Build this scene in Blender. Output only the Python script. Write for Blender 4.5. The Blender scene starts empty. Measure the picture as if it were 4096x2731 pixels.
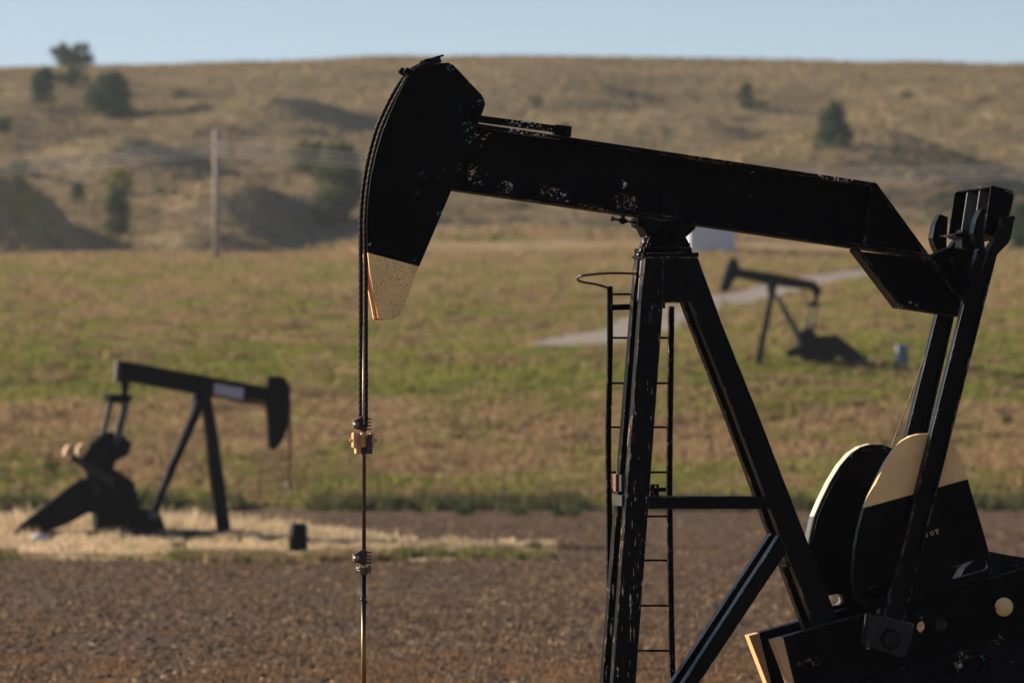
import bpy, bmesh, math, random
import numpy as np
from mathutils import Vector, Matrix
R = math.radians
random.seed(7); rng = np.random.default_rng(7)
S = bpy.context.scene
COL = S.collection

# ------------------------------------------------------------------ camera, world, sun, exposure
EYE = 3.2; F = 23360.0; PITCH = math.atan(268 / F)
cam = bpy.data.cameras.new('camera'); camo = bpy.data.objects.new('camera', cam); COL.objects.link(camo)
cam.sensor_width = 36; cam.lens = F / 4096 * 36; cam.clip_end = 6000; cam.clip_start = 0.5
camo.location = (0, 0, EYE); camo.rotation_euler = (R(90) + PITCH, 0, 0)
cam.dof.use_dof = True; cam.dof.focus_distance = 40.0; cam.dof.aperture_fstop = 3.3; cam.dof.aperture_blades = 9
S.camera = camo
SUN_EL = R(19); SUN_PHI = R(24)            # sun stands to the left and beyond the pump
sd = Vector((-math.cos(SUN_PHI) * math.cos(SUN_EL), math.sin(SUN_PHI) * math.cos(SUN_EL), math.sin(SUN_EL)))
world = bpy.data.worlds.new('World'); S.world = world; world.use_nodes = True
wn = world.node_tree; bg = wn.nodes['Background']
sky = wn.nodes.new('ShaderNodeTexSky'); sky.sky_type = 'NISHITA'; sky.sun_disc = False
sky.sun_elevation = SUN_EL; sky.sun_rotation = math.atan2(sd.x, sd.y)
sky.air_density = 1.0; sky.dust_density = 0.0; sky.ozone_density = 4.0; sky.altitude = 3000
tint = wn.nodes.new('ShaderNodeMix'); tint.data_type = 'RGBA'; tint.blend_type = 'MULTIPLY'; tint.inputs[0].default_value = 1
tint.inputs[7].default_value = (1.03, 0.78, 0.665, 1); wn.links.new(sky.outputs[0], tint.inputs[6]); wn.links.new(tint.outputs[2], bg.inputs[0]); bg.inputs[1].default_value = 0.082
sl = bpy.data.lights.new('sun', 'SUN'); sl.energy = 5.0; sl.angle = R(0.5); sl.color = (1.0, 0.86, 0.68)
so = bpy.data.objects.new('sun', sl); COL.objects.link(so); so.rotation_euler = (-sd).to_track_quat('-Z', 'Y').to_euler()
S.view_settings.view_transform = 'Standard'; S.view_settings.look = 'None'
S.view_settings.exposure = 1.0; S.view_settings.gamma = 1
try:
    S.cycles.volume_bounces = 1; S.cycles.max_bounces = 6
except Exception: pass

# ------------------------------------------------------------------ node helpers
def mat(name):
    m = bpy.data.materials.new(name); m.use_nodes = True
    nt = m.node_tree; b = nt.nodes['Principled BSDF']
    return m, nt, b
class N:
    def __init__(s, nt): s.nt = nt
    def new(s, t, **k):
        n = s.nt.nodes.new(t)
        for a, v in k.items(): setattr(n, a, v)
        return n
    def set(s, inp, v):
        if isinstance(v, bpy.types.NodeSocket): s.nt.links.new(v, inp)
        else: inp.default_value = v
    def math(s, op, a, b=0.0, c=None, clamp=False):
        n = s.new('ShaderNodeMath', operation=op); n.use_clamp = clamp
        s.set(n.inputs[0], a); s.set(n.inputs[1], b)
        if c is not None: s.set(n.inputs[2], c)
        return n.outputs[0]
    def mix(s, f, a, b):
        n = s.new('ShaderNodeMix', data_type='RGBA')
        s.set(n.inputs['Factor'], f)
        s.set(n.inputs[6], a if isinstance(a, bpy.types.NodeSocket) else (*a[:3], 1))
        s.set(n.inputs[7], b if isinstance(b, bpy.types.NodeSocket) else (*b[:3], 1))
        return n.outputs[2]
    def noise(s, vec, scale, detail=3, rough=0.55, dist=0.0):
        n = s.new('ShaderNodeTexNoise'); s.set(n.inputs['Vector'], vec)
        n.inputs['Scale'].default_value = scale; n.inputs['Detail'].default_value = detail
        n.inputs['Roughness'].default_value = rough; n.inputs['Distortion'].default_value = dist
        return n.outputs['Fac']
    def scale(s, vec, xyz):
        n = s.new('ShaderNodeVectorMath', operation='MULTIPLY'); s.set(n.inputs[0], vec); n.inputs[1].default_value = xyz
        return n.outputs[0]
    def step(s, v, lo, hi):
        n = s.new('ShaderNodeMapRange'); n.clamp = True; s.set(n.inputs[0], v)
        n.inputs[1].default_value = lo; n.inputs[2].default_value = hi; n.inputs[3].default_value = 0; n.inputs[4].default_value = 1
        return n.outputs[0]
    def near(s, vec, c, r):
        n = s.new('ShaderNodeVectorMath', operation='DISTANCE'); s.set(n.inputs[0], vec); n.inputs[1].default_value = c
        return s.step(n.outputs['Value'], r, r * 0.35)
    def obj(s): return s.new('ShaderNodeTexCoord').outputs['Object']
    def pos(s): return s.new('ShaderNodeNewGeometry').outputs['Position']

def flat(name, col, rough=0.6, metal=0.0, var=0.25, scale=8.0, spec=0.5):
    m, nt, b = mat(name); n = N(nt)
    f = n.noise(n.obj(), scale, 5, 0.6)
    c = n.mix(n.step(f, 0.3, 0.7), tuple(x * (1 - var) for x in col), tuple(min(1, x * (1 + var)) for x in col))
    nt.links.new(c, b.inputs['Base Color']); b.inputs['Roughness'].default_value = rough
    b.inputs['Metallic'].default_value = metal; b.inputs['Specular IOR Level'].default_value = spec
    return m

CREAM = (0.97, 0.66, 0.29); RUST = (0.22, 0.085, 0.04); CHIPC = (0.72, 0.57, 0.43); TEAL = (0.07, 0.25, 0.22); BLACK = (0.002, 0.002, 0.0021)
def paint(name, base=BLACK, rough=0.42, spots=(), wear=0.0, edge=0.5, stretch=(1, 1, 1), split=None, fleck=0.72, spec=0.025, speckle=False, oil=None):
    """weathered paint: chips gathered round spots, worn edges, an optional painted end beyond a straight line"""
    m, nt, b = mat(name); n = N(nt)
    o = n.obj()
    dust = n.noise(o, 3.0, 6, 0.65)
    col = n.mix(n.step(dust, 0.35, 0.8), base, tuple(x * 1.9 + 0.0005 for x in base))
    if split:
        for (nx, nz, c0, colr) in split:
            sx = n.new('ShaderNodeSeparateXYZ'); nt.links.new(o, sx.inputs[0])
            v = n.math('ADD', n.math('MULTIPLY', sx.outputs[0], nx), n.math('MULTIPLY', sx.outputs[2], nz))
            mk = n.math('GREATER_THAN', v, c0)
            pc = n.mix(n.step(n.noise(o, 5, 4), 0.3, 0.75), tuple(x * 0.85 for x in colr), tuple(x * 1.08 for x in colr))
            if speckle:
                sp = n.math('MULTIPLY', n.step(n.noise(o, 95, 2, 0.5), 0.61, 0.65), n.step(n.noise(o, 6, 2), 0.3, 0.5))
                pc = n.mix(sp, pc, (0.06, 0.04, 0.025))
            else:
                sp = n.step(n.noise(o, 70, 2, 0.5), 0.72, 0.75)
                pc = n.mix(sp, pc, (0.1, 0.06, 0.035))
            rs = n.step(n.noise(o, 3.2, 6, 0.65, 0.6), 0.52 if speckle else 0.66, 0.72 if speckle else 0.8)
            pc = n.mix(n.math('MULTIPLY', rs, 0.45), pc, (0.42, 0.2, 0.10))
            col = n.mix(mk, col, pc)
    so_ = n.scale(o, stretch)
    fine = n.noise(so_, 42, 4, 0.62, 0.3)
    big = n.noise(o, 2.6, 3)
    tone = n.mix(n.step(n.noise(o, 17, 2), 0.42, 0.58), CHIPC, RUST)
    tone = n.mix(n.step(n.noise(o, 33, 2), 0.56, 0.62), tone, (0.8, 0.75, 0.7))
    k = n.math('ADD', fine, n.math('MULTIPLY', n.math('SUBTRACT', big, 0.5), 0.35))
    mask = n.step(k, fleck + 0.0, fleck + 0.015)
    col = n.mix(mask, col, tone)
    for (c, r, cc) in spots:
        nm = n.near(o, c, r)
        mm = n.step(n.math('ADD', fine, n.math('MULTIPLY', nm, 0.15)), 0.71, 0.725)
        mm = n.math('MULTIPLY', mm, n.step(nm, 0.0, 0.05))
        col = n.mix(mm, col, cc)
    if edge > 0:
        bv = n.new('ShaderNodeBevel'); bv.samples = 4; bv.inputs[0].default_value = 0.007
        g = n.new('ShaderNodeNewGeometry')
        d = n.new('ShaderNodeVectorMath', operation='DOT_PRODUCT'); nt.links.new(bv.outputs[0], d.inputs[0]); nt.links.new(g.outputs['Normal'], d.inputs[1])
        e = n.step(d.outputs['Value'], 0.985, 0.93)
        em = n.math('MULTIPLY', e, n.math('MULTIPLY', n.step(n.noise(o, 7, 6, 0.75), 0.60 - 0.08 * edge, 0.66 - 0.08 * edge), 0.75))
        col = n.mix(em, col, tone)
    nt.links.new(col, b.inputs['Base Color'])
    rg = n.step(n.noise(o, 9, 5), 0.2, 0.9)
    nt.links.new(n.math('ADD', n.math('MULTIPLY', rg, 0.22), rough - 0.1), b.inputs['Roughness'])
    b.inputs['Specular IOR Level'].default_value = spec
    bp = n.new('ShaderNodeBump'); bp.inputs['Strength'].default_value = 0.25; bp.inputs['Distance'].default_value = 0.004
    nt.links.new(n.noise(o, 20, 5, 0.6), bp.inputs['Height']); nt.links.new(bp.outputs[0], b.inputs['Normal'])
    return m

# ------------------------------------------------------------------ object helpers
def empty(name, loc=(0, 0, 0), rz=0.0):
    o = bpy.data.objects.new(name, None); COL.objects.link(o); o.location = loc; o.rotation_euler = (0, 0, rz); o.empty_display_size = 0.3
    return o
def tag(o, label=None, cat=None, group=None, kind=None):
    if label: o['label'] = label
    if cat: o['category'] = cat
    if group: o['group'] = group
    if kind: o['kind'] = kind
    return o
class MB:
    """collects shapes and links them as one mesh object"""
    def __init__(s): s.v = []; s.f = []; s.sm = []
    def add(s, vs, fs, smooth=False):
        k = len(s.v); s.v += [tuple(v) for v in vs]; s.f += [tuple(i + k for i in f) for f in fs]; s.sm += [smooth] * len(fs); return s
    def build(s, name, m, parent=None, bevel=0.0, seg=2):
        me = bpy.data.meshes.new(name); me.from_pydata(s.v, [], s.f); me.update()
        me.polygons.foreach_set('use_smooth', s.sm)
        bm = bmesh.new(); bm.from_mesh(me); bmesh.ops.recalc_face_normals(bm, faces=bm.faces); bm.to_mesh(me); bm.free()
        for mm in (m if isinstance(m, (list, tuple)) else [m]): me.materials.append(mm)
        o = bpy.data.objects.new(name, me); COL.objects.link(o)
        if parent: o.parent = parent
        if bevel:
            b = o.modifiers.new('bevel', 'BEVEL'); b.width = bevel; b.segments = seg; b.limit_method = 'ANGLE'; b.angle_limit = R(35)
            b.harden_normals = False
        return o
    def box(s, c, d, rot=None):
        vs = [Vector((x * d[0] / 2, y * d[1] / 2, z * d[2] / 2)) for x in (-1, 1) for y in (-1, 1) for z in (-1, 1)]
        if rot is not None: vs = [rot @ v for v in vs]
        vs = [v + Vector(c) for v in vs]
        return s.add(vs, [(0, 1, 3, 2), (4, 6, 7, 5), (0, 4, 5, 1), (2, 3, 7, 6), (0, 2, 6, 4), (1, 5, 7, 3)])
    def bar(s, p, q, wy, wz, up=(0, 1, 0)):
        """box from p to q; wy across 'up', wz the other way"""
        p = Vector(p); q = Vector(q); d = (q - p); L = d.length; d.normalize()
        u = Vector(up); u = (u - d * u.dot(d)).normalized(); w = d.cross(u)
        vs = [p + d * (L * a) + u * (b * wy / 2) + w * (c * wz / 2) for a in (0, 1) for b in (-1, 1) for c in (-1, 1)]
        return s.add(vs, [(0, 1, 3, 2), (4, 6, 7, 5), (0, 4, 5, 1), (2, 3, 7, 6), (0, 2, 6, 4), (1, 5, 7, 3)])
    def tube(s, pts, r, n=10, caps=True, star=0.0, lobes=6, pitch=0.0):
        pts = [Vector(p) for p in pts]; rs = r if isinstance(r, (list, tuple)) else [r] * len(pts)
        rings = []; u = None; run = 0.0
        for i, p in enumerate(pts):
            a = pts[max(i - 1, 0)]; b = pts[min(i + 1, len(pts) - 1)]; d = (b - a).normalized()
            if i: run += (p - pts[i - 1]).length
            if u is None:
                u = Vector((0, 1, 0)) if abs(d.y) < 0.9 else Vector((1, 0, 0))
            u = (u - d * u.dot(d)).normalized(); w = d.cross(u)
            rg = []
            for k in range(n):
                t = 2 * math.pi * k / n
                rr = rs[i] * (1 + star * math.cos(lobes * t)) if star else rs[i]
                tt = t + (run / pitch * 2 * math.pi if pitch else 0)
                rg.append(p + u * (rr * math.cos(tt)) + w * (rr * math.sin(tt)))
            rings.append(rg)
        vs = [v for rg in rings for v in rg]; m = len(rings)
        fs = [(i * n + k, i * n + (k + 1) % n, (i + 1) * n + (k + 1) % n, (i + 1) * n + k) for i in range(m - 1) for k in range(n)]
        if caps: fs += [tuple(range(n))[::-1], tuple((m - 1) * n + k for k in range(n))]
        return s.add(vs, fs, True)
    def cyl(s, p, q, r, n=24): return s.tube([p, q], r, n)
    def sphere(s, c, r, nu=14, nv=9, sc=(1, 1, 1), jit=0.0):
        vs = [(c[0], c[1], c[2] - r * sc[2])]; fs = []
        for j in range(1, nv):
            ph = -math.pi / 2 + math.pi * j / nv
            for i in range(nu):
                t = 2 * math.pi * i / nu; k = 1 + random.uniform(-jit, jit)
                vs.append((c[0] + r * sc[0] * k * math.cos(ph) * math.cos(t), c[1] + r * sc[1] * k * math.cos(ph) * math.sin(t), c[2] + r * sc[2] * k * math.sin(ph)))
        vs.append((c[0], c[1], c[2] + r * sc[2])); e = len(vs) - 1
        for i in range(nu):
            fs.append((0, 1 + (i + 1) % nu, 1 + i)); fs.append((e, 1 + (nv - 2) * nu + i, 1 + (nv - 2) * nu + (i + 1) % nu))
            for j in range(nv - 2):
                a = 1 + j * nu; fs.append((a + i, a + (i + 1) % nu, a + nu + (i + 1) % nu, a + nu + i))
        return s.add(vs, fs, True)
    def plate(s, outline, th, holes=()):
        """outline / holes: lists of (x, y, z) of the near face; extruded by th along +y. Each point may lie at its own y."""
        if not holes:
            n = len(outline)
            vs = list(outline) + [(p[0], p[1] + th, p[2]) for p in outline]
            fs = [tuple(range(n)), tuple(range(2 * n - 1, n - 1, -1))] + [(i, (i + 1) % n, n + (i + 1) % n, n + i) for i in range(n)]
            return s.add(vs, fs)
        bm = bmesh.new(); loops = []
        for lp in [outline] + list(holes):
            vv = [bm.verts.new(p) for p in lp]; loops.append(vv)
            for i in range(len(vv)): bm.edges.new((vv[i], vv[(i + 1) % len(vv)]))
        bm.verts.index_update()
        bmesh.ops.triangle_fill(bm, use_beauty=True, use_dissolve=False, edges=bm.edges[:])
        bm.verts.index_update(); n = len(bm.verts)
        vs = [tuple(v.co) for v in bm.verts]; fs = [tuple(v.index for v in f.verts) for f in bm.faces]
        idx = [[v.index for v in lp] for lp in loops]; bm.free()
        vs = vs + [(p[0], p[1] + th, p[2]) for p in vs]
        allf = fs + [tuple(i + n for i in reversed(f)) for f in fs]
        for lp in idx:
            m = len(lp); allf += [(lp[i], lp[(i + 1) % m], lp[(i + 1) % m] + n, lp[i] + n) for i in range(m)]
        return s.add(vs, allf)

def ray(px, py):
    dx = (px - 2048) / F; dz = (1365.5 - py) / F
    return Vector((dx, math.cos(PITCH) - dz * math.sin(PITCH), math.sin(PITCH) + dz * math.cos(PITCH)))
CAMP = Vector((0, 0, EYE))
class Frame:
    """a pump's own frame: x along its beam, y across (away from the camera), z up from its foot"""
    def __init__(s, px, D, theta, zbase, flip=False):
        d = ray(px, 1633); s.o = CAMP + d * (D / d.y); s.th = theta
        s.a = Vector((math.cos(theta), math.sin(theta), 0)); s.c = Vector((-math.sin(theta), math.cos(theta), 0)); s.zb = zbase
        s.root = (s.o.x, s.o.y, zbase)
    def L(s, px, py, w=0.0):
        d = ray(px, py); t = (w + (s.o - CAMP).dot(s.c)) / d.dot(s.c)
        p = CAMP + d * t
        return ((p - s.o).dot(s.a), w, p.z - s.zb)
def smooth_loop(pts, n=3):
    """Chaikin rounding of a closed outline"""
    for _ in range(n):
        q = []
        for i in range(len(pts)):
            a = pts[i]; b = pts[(i + 1) % len(pts)]
            q.append(tuple(a[k] * .75 + b[k] * .25 for k in range(len(a)))); q.append(tuple(a[k] * .25 + b[k] * .75 for k in range(len(a))))
        pts = q
    return pts
def catmull(pts, m=6):
    P = [Vector(p) for p in pts]; P = [P[0] * 2 - P[1]] + P + [P[-1] * 2 - P[-2]]; out = []
    for i in range(1, len(P) - 2):
        for k in range(m):
            t = k / m; a, b, c, d = P[i - 1:i + 3]
            out.append(0.5 * ((2 * b) + (c - a) * t + (2 * a - 5 * b + 4 * c - d) * t * t + (3 * b - a - 3 * c + d) * t ** 3))
    out.append(P[-2]); return out

# ------------------------------------------------------------------ terrain
def lattice(seed):
    r = np.random.default_rng(seed); T = r.random((256, 256))
    def f(x, y):
        xi = np.floor(x).astype(int); yi = np.floor(y).astype(int); fx = x - xi; fy = y - yi
        fx = fx * fx * (3 - 2 * fx); fy = fy * fy * (3 - 2 * fy)
        a = T[xi % 256, yi % 256]; b = T[(xi + 1) % 256, yi % 256]; c = T[xi % 256, (yi + 1) % 256]; d = T[(xi + 1) % 256, (yi + 1) % 256]
        return (a * (1 - fx) + b * fx) * (1 - fy) + (c * (1 - fx) + d * fx) * fy - 0.5
    return f
n1, n2, n3, n4 = lattice(1), lattice(2), lattice(3), lattice(4)
_pd = np.array([-500, 0, 170, 181, 200, 238, 300, 380, 450, 470, 500, 535, 600, 700, 800, 850, 885, 950, 1100, 1500, 3500], float)
_pz = np.array([0, 0, 0, 0.1, 1.5, 5.05, 8.3, 11.9, 14.6, 15.2, 14.4, 16.0, 24, 37.0, 48.6, 53.2, 55.2, 55.6, 54, 50, 40], float)
_dd = np.arange(-500, 3500, 1.0); _zz = np.interp(_dd, _pd, _pz)
_k = np.exp(-np.linspace(-2, 2, 21) ** 2); _k /= _k.sum(); _z2 = np.convolve(np.pad(_zz, 10, mode='edge'), _k, 'valid')
_zz = np.where(_dd < 176, 0, _z2)
def sig(t): return 1 / (1 + np.exp(-np.clip(t, -40, 40)))
def asym(x, y, x0, y0, h, wl, wr, wy):
    """a spur that climbs gently from the left and drops steeply to its right"""
    u = x - x0
    gx = np.where(u < 0, np.exp(-(u / wl) ** 2), np.exp(-(u / wr) ** 2))
    return h * gx * np.exp(-((y - y0) / wy) ** 2)
def height(x, y):
    x = np.asarray(x, float); y = np.asarray(y, float)
    z = np.interp(y, _dd, _zz)
    a = sig((y - 190) / 8)
    z = z + a * (n1(x / 17, y / 23) * 0.7 + n2(x / 6, y / 8) * 0.22)
    h = sig((y - 540) / 18)
    cr = 1 - 0.85 * sig((y - 790) / 18)
    z = z + h * cr * (n2(x / 34, y / 52) * 4.2 + n3(x / 14, y / 24) * 1.7 + n4(x / 6, y / 11) * 0.7)
    z = z + h * (0.9 * np.exp(-((x + 6) / 22) ** 2) - 0.8 * sig((-62 - x) / 6) + 0.3 * np.exp(-((x - 38) / 12) ** 2)) * sig((y - 780) / 25)
    tr = h * cr
    z = z + tr * (n1(x / 30 + 9, y / 6.5) * 1.1 + n4(x / 18, y / 3.2) * 0.45)
    z = z + 3.6 * sig((x + 15) / 3.5) * np.exp(-((y - 512) / 30) ** 2) + 0.5 * n3(x / 12, y / 30) * sig((y - 430) / 10)
    z = z + asym(x, y, 4, 740, 2.6, 26, 12, 26) + asym(x, y, -60, 690, 3.0, 20, 9, 28) + asym(x, y, -42, 640, 2.4, 14, 6, 14) + asym(x, y, 20, 690, 2.0, 12, 8, 12) + asym(x, y, 58, 720, 2.5, 20, 10, 22)
    # bluff at the left foot of the hill, gullies and spurs to its right
    z = z + 10.0 * sig((-40.7 - x + n3(x / 5, y / 6) * 5 + n4(x / 2, y / 2.5) * 1.6) / 1.9) * np.exp(-np.abs((y - 527) / 15) ** 2.2)
    z = z + asym(x, y, -29.5, 552, 2.2, 5, 4.0, 12)
    z = z + asym(x, y, -26.5, 590, 3.4, 9, 3.6, 12)
    z = z - 2.0 * np.exp(-((x + 21) / 4.5) ** 2 - ((y - 575) / 26) ** 2)
    z = z + asym(x, y, -27, 700, 2.6, 12, 7, 6)
    z = z + asym(x, y, 36, 655, 3.0, 12, 9, 9)
    z = z + asym(x, y, 37, 618, 5.0, 22, 16, 30)
    return z
def ground_at(px, py, d0=60.0, d1=940.0):
    """first point of the terrain seen through a pixel"""
    d = ray(px, py); t = np.arange(d0, d1, 0.5); P = np.outer(t / d.y, np.array(d)) + np.array(CAMP)
    g = height(P[:, 0], P[:, 1]); k = np.nonzero(P[:, 2] <= g)[0]
    i = k[0] if len(k) else len(t) - 1
    if not len(k): i = int(np.argmin(P[:, 2] - g))
    return Vector((P[i, 0], P[i, 1], float(height(P[i, 0], P[i, 1]))))

def ground_colour(n):
    """soil and grass colours by place: what grows where"""
    p = n.pos(); sx = n.new('ShaderNodeSeparateXYZ'); n.nt.links.new(p, sx.inputs[0]); Y = sx.outputs[1]
    flatp = n.scale(p, (1, 1, 0))
    sq = n.scale(p, (1, 0.45, 0))
    wob = n.math('MULTIPLY', n.math('SUBTRACT', n.noise(sq, 0.06, 4), 0.5), 60)
    yy = n.math('ADD', Y, wob)
    r = n.new('ShaderNodeValToRGB'); e = r.color_ramp.elements
    lo, hi = 175.0, 500.0
    stops = [(176, 0.75), (190, 0.62), (198, 0.28), (214, 0.22), (224, 0.55), (238, 0.85), (258, 0.62), (300, 0.5), (345, 0.42), (400, 0.5), (455, 0.25), (480, 0.12), (500, 0.3)]
    e[0].position = 0; e[0].color = (stops[0][1],) * 3 + (1,); e[1].position = 1; e[1].color = (stops[-1][1],) * 3 + (1,)
    for q, v in stops[1:-1]:
        k = e.new((q - lo) / (hi - lo)); k.color = (v, v, v, 1)
    n.set(r.inputs[0], n.step(yy, lo, hi))
    green = r.outputs[0]
    patch = n.noise(sq, 0.22, 5, 0.6)
    g = n.math('ADD', green, n.math('MULTIPLY', n.math('SUBTRACT', patch, 0.5), 2.6))
    tan = n.mix(n.step(n.noise(sq, 0.35, 4), 0.3, 0.7), (0.40, 0.28, 0.145), (0.28, 0.175, 0.09))
    grn = n.mix(n.step(n.noise(sq, 0.5, 4), 0.3, 0.7), (0.15, 0.185, 0.022), (0.255, 0.24, 0.042))
    past = n.mix(n.step(g, 0.3, 0.75), tan, grn)
    fine = n.noise(flatp, 1.3, 5, 0.65)
    past = n.mix(n.math('MULTIPLY', n.step(fine, 0.52, 0.72), 0.4), past, (0.12, 0.09, 0.045))
    # hills
    hs = n.scale(p, (1, 0.6, 1.0))
    h1 = n.mix(n.step(n.noise(hs, 0.09, 6, 0.62), 0.36, 0.62), (0.185, 0.14, 0.065), (0.30, 0.22, 0.12))
    h2 = n.mix(n.step(n.noise(hs, 0.18, 5, 0.6), 0.55, 0.72), h1, (0.165, 0.15, 0.045))
    h3 = n.mix(n.math('MULTIPLY', n.step(n.noise(hs, 0.9, 4, 0.65), 0.52, 0.7), 0.45), h2, (0.085, 0.07, 0.04))
    return p, Y, sx, past, h3

def ground_mat(name, which):
    m, nt, b = mat(name); n = N(nt)
    p, Y, sx, past, hill = ground_colour(n)
    if which == 'pasture': col = past
    elif which == 'hill':
        bare = n.math('MULTIPLY', n.near(p, (-33.0, 600.0, 24.0), 7.0), n.step(n.noise(p, 0.5, 4, 0.6), 0.45, 0.55))
        col = n.mix(bare, hill, (0.48, 0.34, 0.21))
        col = n.mix(n.step(n.math('ADD', Y, n.math('MULTIPLY', n.math('SUBTRACT', n.noise(p, 0.08, 4), 0.5), 60)), 540, 510), col, past)
    else:
        f1 = n.noise(n.scale(p, (.6, 1, 1)), 0.6, 6, 0.68); f2 = n.noise(p, 5.0, 5, 0.7)
        col = n.mix(n.step(f1, 0.35, 0.66), (0.062, 0.037, 0.022), (0.135, 0.085, 0.05))
        col = n.mix(n.math('MULTIPLY', n.step(f2, 0.5, 0.68), 0.75), col, (0.21, 0.14, 0.09))
        res = n.math('MULTIPLY', n.step(n.noise(n.scale(p, (1, .6, 1)), 1.6, 5, 0.7), 0.52, 0.66), n.step(n.noise(p, 0.12, 3), 0.3, 0.6))
        col = n.mix(n.math('MULTIPLY', res, 0.5), col, (0.24, 0.15, 0.085))
        front = n.math('MULTIPLY', n.step(Y, 80, 68), n.step(n.noise(p, 1.2, 4), 0.4, 0.6))
        col = n.mix(n.math('MULTIPLY', front, 0.85), col, (0.27, 0.14, 0.05))
    nt.links.new(col, b.inputs['Base Color']); b.inputs['Roughness'].default_value = 0.95; b.inputs['Specular IOR Level'].default_value = 0.1
    bp = n.new('ShaderNodeBump'); bp.inputs['Strength'].default_value = 0.8; bp.inputs['Distance'].default_value = 0.5 if which != 'soil' else 0.12
    nt.links.new(n.noise(p, 0.9 if which != 'soil' else 4.0, 6, 0.7), bp.inputs['Height']); nt.links.new(bp.outputs[0], b.inputs['Normal'])
    return m

def sheet(name, xs, ys, m, zoff=0.0):
    X, Y = np.meshgrid(xs, ys); Z = height(X, Y) + zoff
    v = np.stack([X, Y, Z], -1).reshape(-1, 3); nx, ny = len(xs), len(ys)
    i = (np.arange(ny - 1)[:, None] * nx + np.arange(nx - 1)[None, :]).ravel()
    f = np.stack([i, i + 1, i + nx + 1, i + nx], -1)
    me = bpy.data.meshes.new(name); me.from_pydata(v.tolist(), [], f.tolist()); me.update()
    me.polygons.foreach_set('use_smooth', [True] * len(f)); me.materials.append(m)
    o = bpy.data.objects.new(name, me); COL.objects.link(o); tag(o, kind='structure'); return o
def axis(*segs):
    out = []
    for a, b, s in segs: out += list(np.arange(a, b, s))
    out.append(segs[-1][1]); return np.array(sorted(set(np.round(out, 3))))
M_SOIL = ground_mat('field_soil', 'soil'); M_PAST = ground_mat('pasture_grass', 'pasture'); M_HILL = ground_mat('hill_grass', 'hill')
XS = axis((-1600, -200, 100), (-200, -100, 10), (-100, 100, 1.0), (100, 200, 10), (200, 1600, 100))
sheet('field', axis((-1600, -200, 200), (-200, -60, 10), (-60, 60, 1.0), (60, 200, 10), (200, 1600, 200)), axis((-400, 0, 100), (0, 60, 10), (60, 179, 1.0)), M_SOIL)
sheet('pasture', XS, axis((179, 480, 1.0)), M_PAST)
sheet('hills', XS, axis((480, 900, 1.5), (900, 1000, 10), (1000, 3400, 150)), M_HILL)

# road on the pasture, and a far track near the pole
def road(name, pix, width, m):
    pts = []
    for (x, y) in pix: pts.append(ground_at(x, y) if x > 500 else Vector((x, y, 0)))
    c = catmull(pts, 30); ROADC.extend([(p.x, p.y, width / 2) for p in c]); mb = MB(); vs = []; fs = []; K = 6
    for i, p in enumerate(c):
        t = (c[min(i + 1, len(c) - 1)] - c[max(i - 1, 0)]); t.z = 0; t.normalize(); s = Vector((t.y, -t.x, 0))
        for k in range(K + 1):
            wd = width * min(1, .35 + i / 25) * (1 + .35 * float(n2(i / 5., k * .0 + (3 if k > K / 2 else 9)))); q = p + s * (wd * (k / K - 0.5)) ; vs.append((q.x, q.y, float(height(q.x, q.y)) + 0.06))
    fs = [(i * (K + 1) + k, i * (K + 1) + k + 1, (i + 1) * (K + 1) + k + 1, (i + 1) * (K + 1) + k) for i in range(len(c) - 1) for k in range(K)]
    mb.add(vs, fs, True); o = mb.build(name, m); tag(o, kind='structure'); return o
def gravel():
    m, nt, b = mat('gravel'); n = N(nt); p = n.pos()
    c = n.mix(n.step(n.noise(p, 0.7, 5, 0.6), 0.3, 0.7), (0.21, 0.165, 0.13), (0.28, 0.225, 0.18))
    nt.links.new(c, b.inputs['Base Color']); b.inputs['Roughness'].default_value = 0.95; return m
M_GRAVEL = gravel()
ROADC = []
road('road', [(2230, 1388), (2340, 1366), (2560, 1318), (2900, 1215), (3100, 1162), (3300, 1120), (3500, 1085)], 3.6, M_GRAVEL)
road('dirt_track', [(-23.5, 455), (-19, 457), (-15, 459), (-11, 460)], 1.6, M_GRAVEL)

# ------------------------------------------------------------------ scattered ground cover
def cover_mat(name, kind, cols=None, trans=0.3):
    m, nt, b = mat(name); n = N(nt)
    if kind == 'pasture':
        p, Y, sx, past, hill = ground_colour(n)
        n2_ = n.noise(p, 0.8, 3)
        c = n.mix(n.step(n.math('ADD', Y, n.math('MULTIPLY', n.math('SUBTRACT', n.noise(p, 0.08, 4), 0.5), 60)), 540, 510), hill, past)
        c = n.mix(n.math('MULTIPLY', n.step(n2_, 0.35, 0.75), 0.4), c, (0.38, 0.28, 0.15))
    else:
        p = n.pos(); c = n.mix(n.step(n.noise(p, cols[2], 4, 0.6), 0.35, 0.65), cols[0], cols[1])
    nt.links.new(c, b.inputs['Base Color']); b.inputs['Roughness'].default_value = 0.8; b.inputs['Specular IOR Level'].default_value = 0.15
    if trans:
        tr = n.new('ShaderNodeBsdfTranslucent'); nt.links.new(c, tr.inputs[0]); mx = n.new('ShaderNodeMixShader'); mx.inputs[0].default_value = trans
        out = nt.nodes['Material Output']; nt.links.new(b.outputs[0], mx.inputs[1]); nt.links.new(tr.outputs[0], mx.inputs[2]); nt.links.new(mx.outputs[0], out.inputs[0])
    return m
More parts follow.
